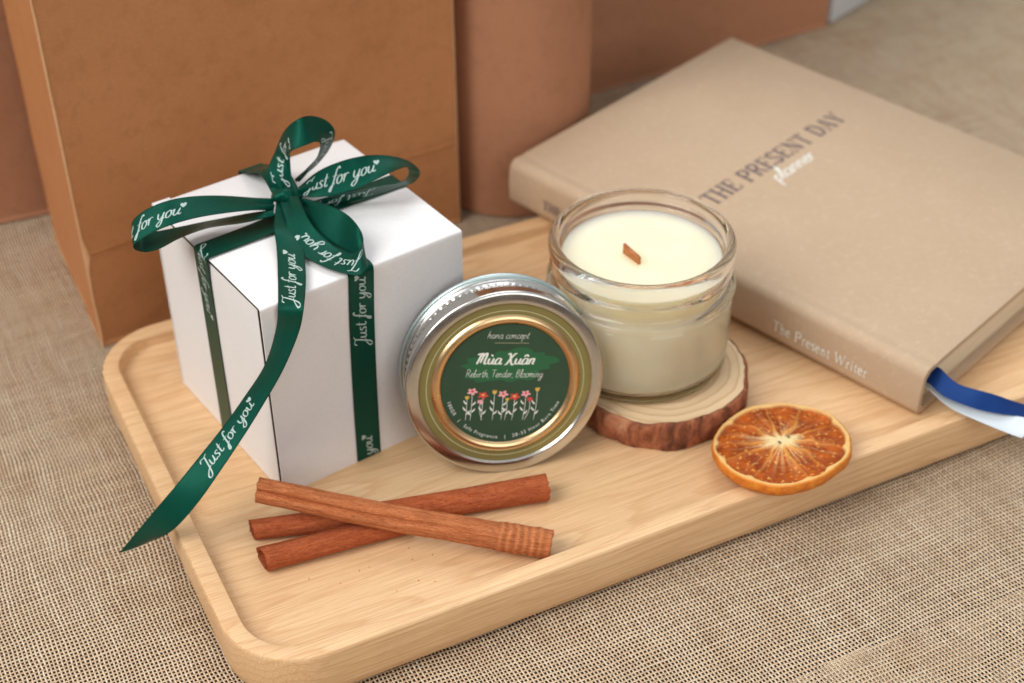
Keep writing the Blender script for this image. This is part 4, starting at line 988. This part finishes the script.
tb = thing('kraft_tube', 'round reddish brown kraft paper canister behind the notebook spine', 'paper tube', TC)
v, f = lathe([(0, .02), (3.70, .02), (3.75, .06), (3.76, .12), (3.76, 8), (3.76, 14), (3.76, 20.4), (3.72, 20.5), (3.6, 20.5), (3.6, 1), (0, 1)], 96); obj('tube_wall', [TC + Vector(p) for p in v], f, M['kraft_red'], tb, autos=40)
v, f = lathe([(0, 20.56), (3.7, 20.56), (3.84, 20.5), (3.86, 20.4), (3.86, 16.6), (3.83, 16.55), (3.78, 16.55), (3.78, 20.45)], 96); obj('tube_cap', [TC + Vector(p) for p in v], f, M['kraft_red'], tb, autos=40)
wb0 = Vector((42.4, 25.25, ZT)); we = Vector((math.cos(.38), math.sin(.38), 0)); wv = Vector((-we.y, we.x, 0))
o = roundbox('white_board', (0, 0, .02), (20, 1.1, 20), .03, M['white_board'], None, rot=lambda p: wb0 + we * p.x + wv * p.y + Vector((0, 0, p.z)), loc=wb0)
tag(o, 'pale grey white card at the top right edge, beside the wide brown bag', 'card board')

# ------------------------------------------------------------------ world, lamps, camera
sc = bpy.context.scene
w = bpy.data.worlds.new('World'); sc.world = w; w.use_nodes = True; nt = w.node_tree
bg = nt.nodes['Background']; tcw = nt.nodes.new('ShaderNodeTexCoord'); sep = nt.nodes.new('ShaderNodeSeparateXYZ'); nt.links.new(tcw.outputs['Generated'], sep.inputs[0])
mr = nt.nodes.new('ShaderNodeMapRange'); mr.inputs[1].default_value = -1; mr.inputs[2].default_value = 1; nt.links.new(sep.outputs[2], mr.inputs[0])
rp = nt.nodes.new('ShaderNodeValToRGB'); nt.links.new(mr.outputs[0], rp.inputs[0])
el = rp.color_ramp.elements; el[0].position = .38; el[0].color = (.10, .06, .04, 1); el[1].position = .85; el[1].color = (.95, .98, 1.0, 1)
e2 = rp.color_ramp.elements.new(.58); e2.color = (.36, .30, .26, 1)
nt.links.new(rp.outputs[0], bg.inputs['Color']); bg.inputs['Strength'].default_value = WORLD
def area(name, loc, target, size, power, col, sy=None):
    l = bpy.data.lights.new(name, 'AREA'); l.size = size; l.energy = power; l.color = col
    if sy: l.shape = 'RECTANGLE'; l.size_y = sy
    o = bpy.data.objects.new(name, l); C.objects.link(o); o.location = loc
    o.rotation_euler = (Vector(target) - Vector(loc)).to_track_quat('-Z', 'Y').to_euler(); return o
for a in LAMPS: area(*a)
fw = Vector((.35372, .71666, -.60108))
yaw, pit, rol = .45842, .64481, -.01037
fw = Vector((math.sin(yaw) * math.cos(pit), math.cos(yaw) * math.cos(pit), -math.sin(pit))); rt = Vector((math.cos(yaw), -math.sin(yaw), 0)); up = rt.cross(fw)
rt2 = rt * math.cos(rol) + up * math.sin(rol); up2 = up * math.cos(rol) - rt * math.sin(rol)
cd = bpy.data.cameras.new('Camera'); cam = bpy.data.objects.new('Camera', cd); C.objects.link(cam); sc.camera = cam
mt = Matrix((rt2, up2, -fw)).transposed().to_4x4(); mt.translation = Vector((-10.80173, -40.47069, 37.70444)) * S; cam.matrix_world = mt
cd.sensor_width = 36; cd.lens = 1546.404 / 1024 * 36; cd.clip_start = .02; cd.clip_end = 20
cd.dof.use_dof = True; cd.dof.focus_distance = FOCUS * S; cd.dof.aperture_fstop = FSTOP
sc.view_settings.view_transform = 'Standard'; sc.view_settings.look = 'None'; sc.view_settings.exposure = 0; sc.view_settings.gamma = 1
sc.render.engine = 'CYCLES'; cy = sc.cycles; cy.max_bounces = 12; cy.transmission_bounces = 10; cy.transparent_max_bounces = 12; cy.caustics_reflective = False; cy.caustics_refractive = True
cy.use_denoising = True; cy.sample_clamp_indirect = 20
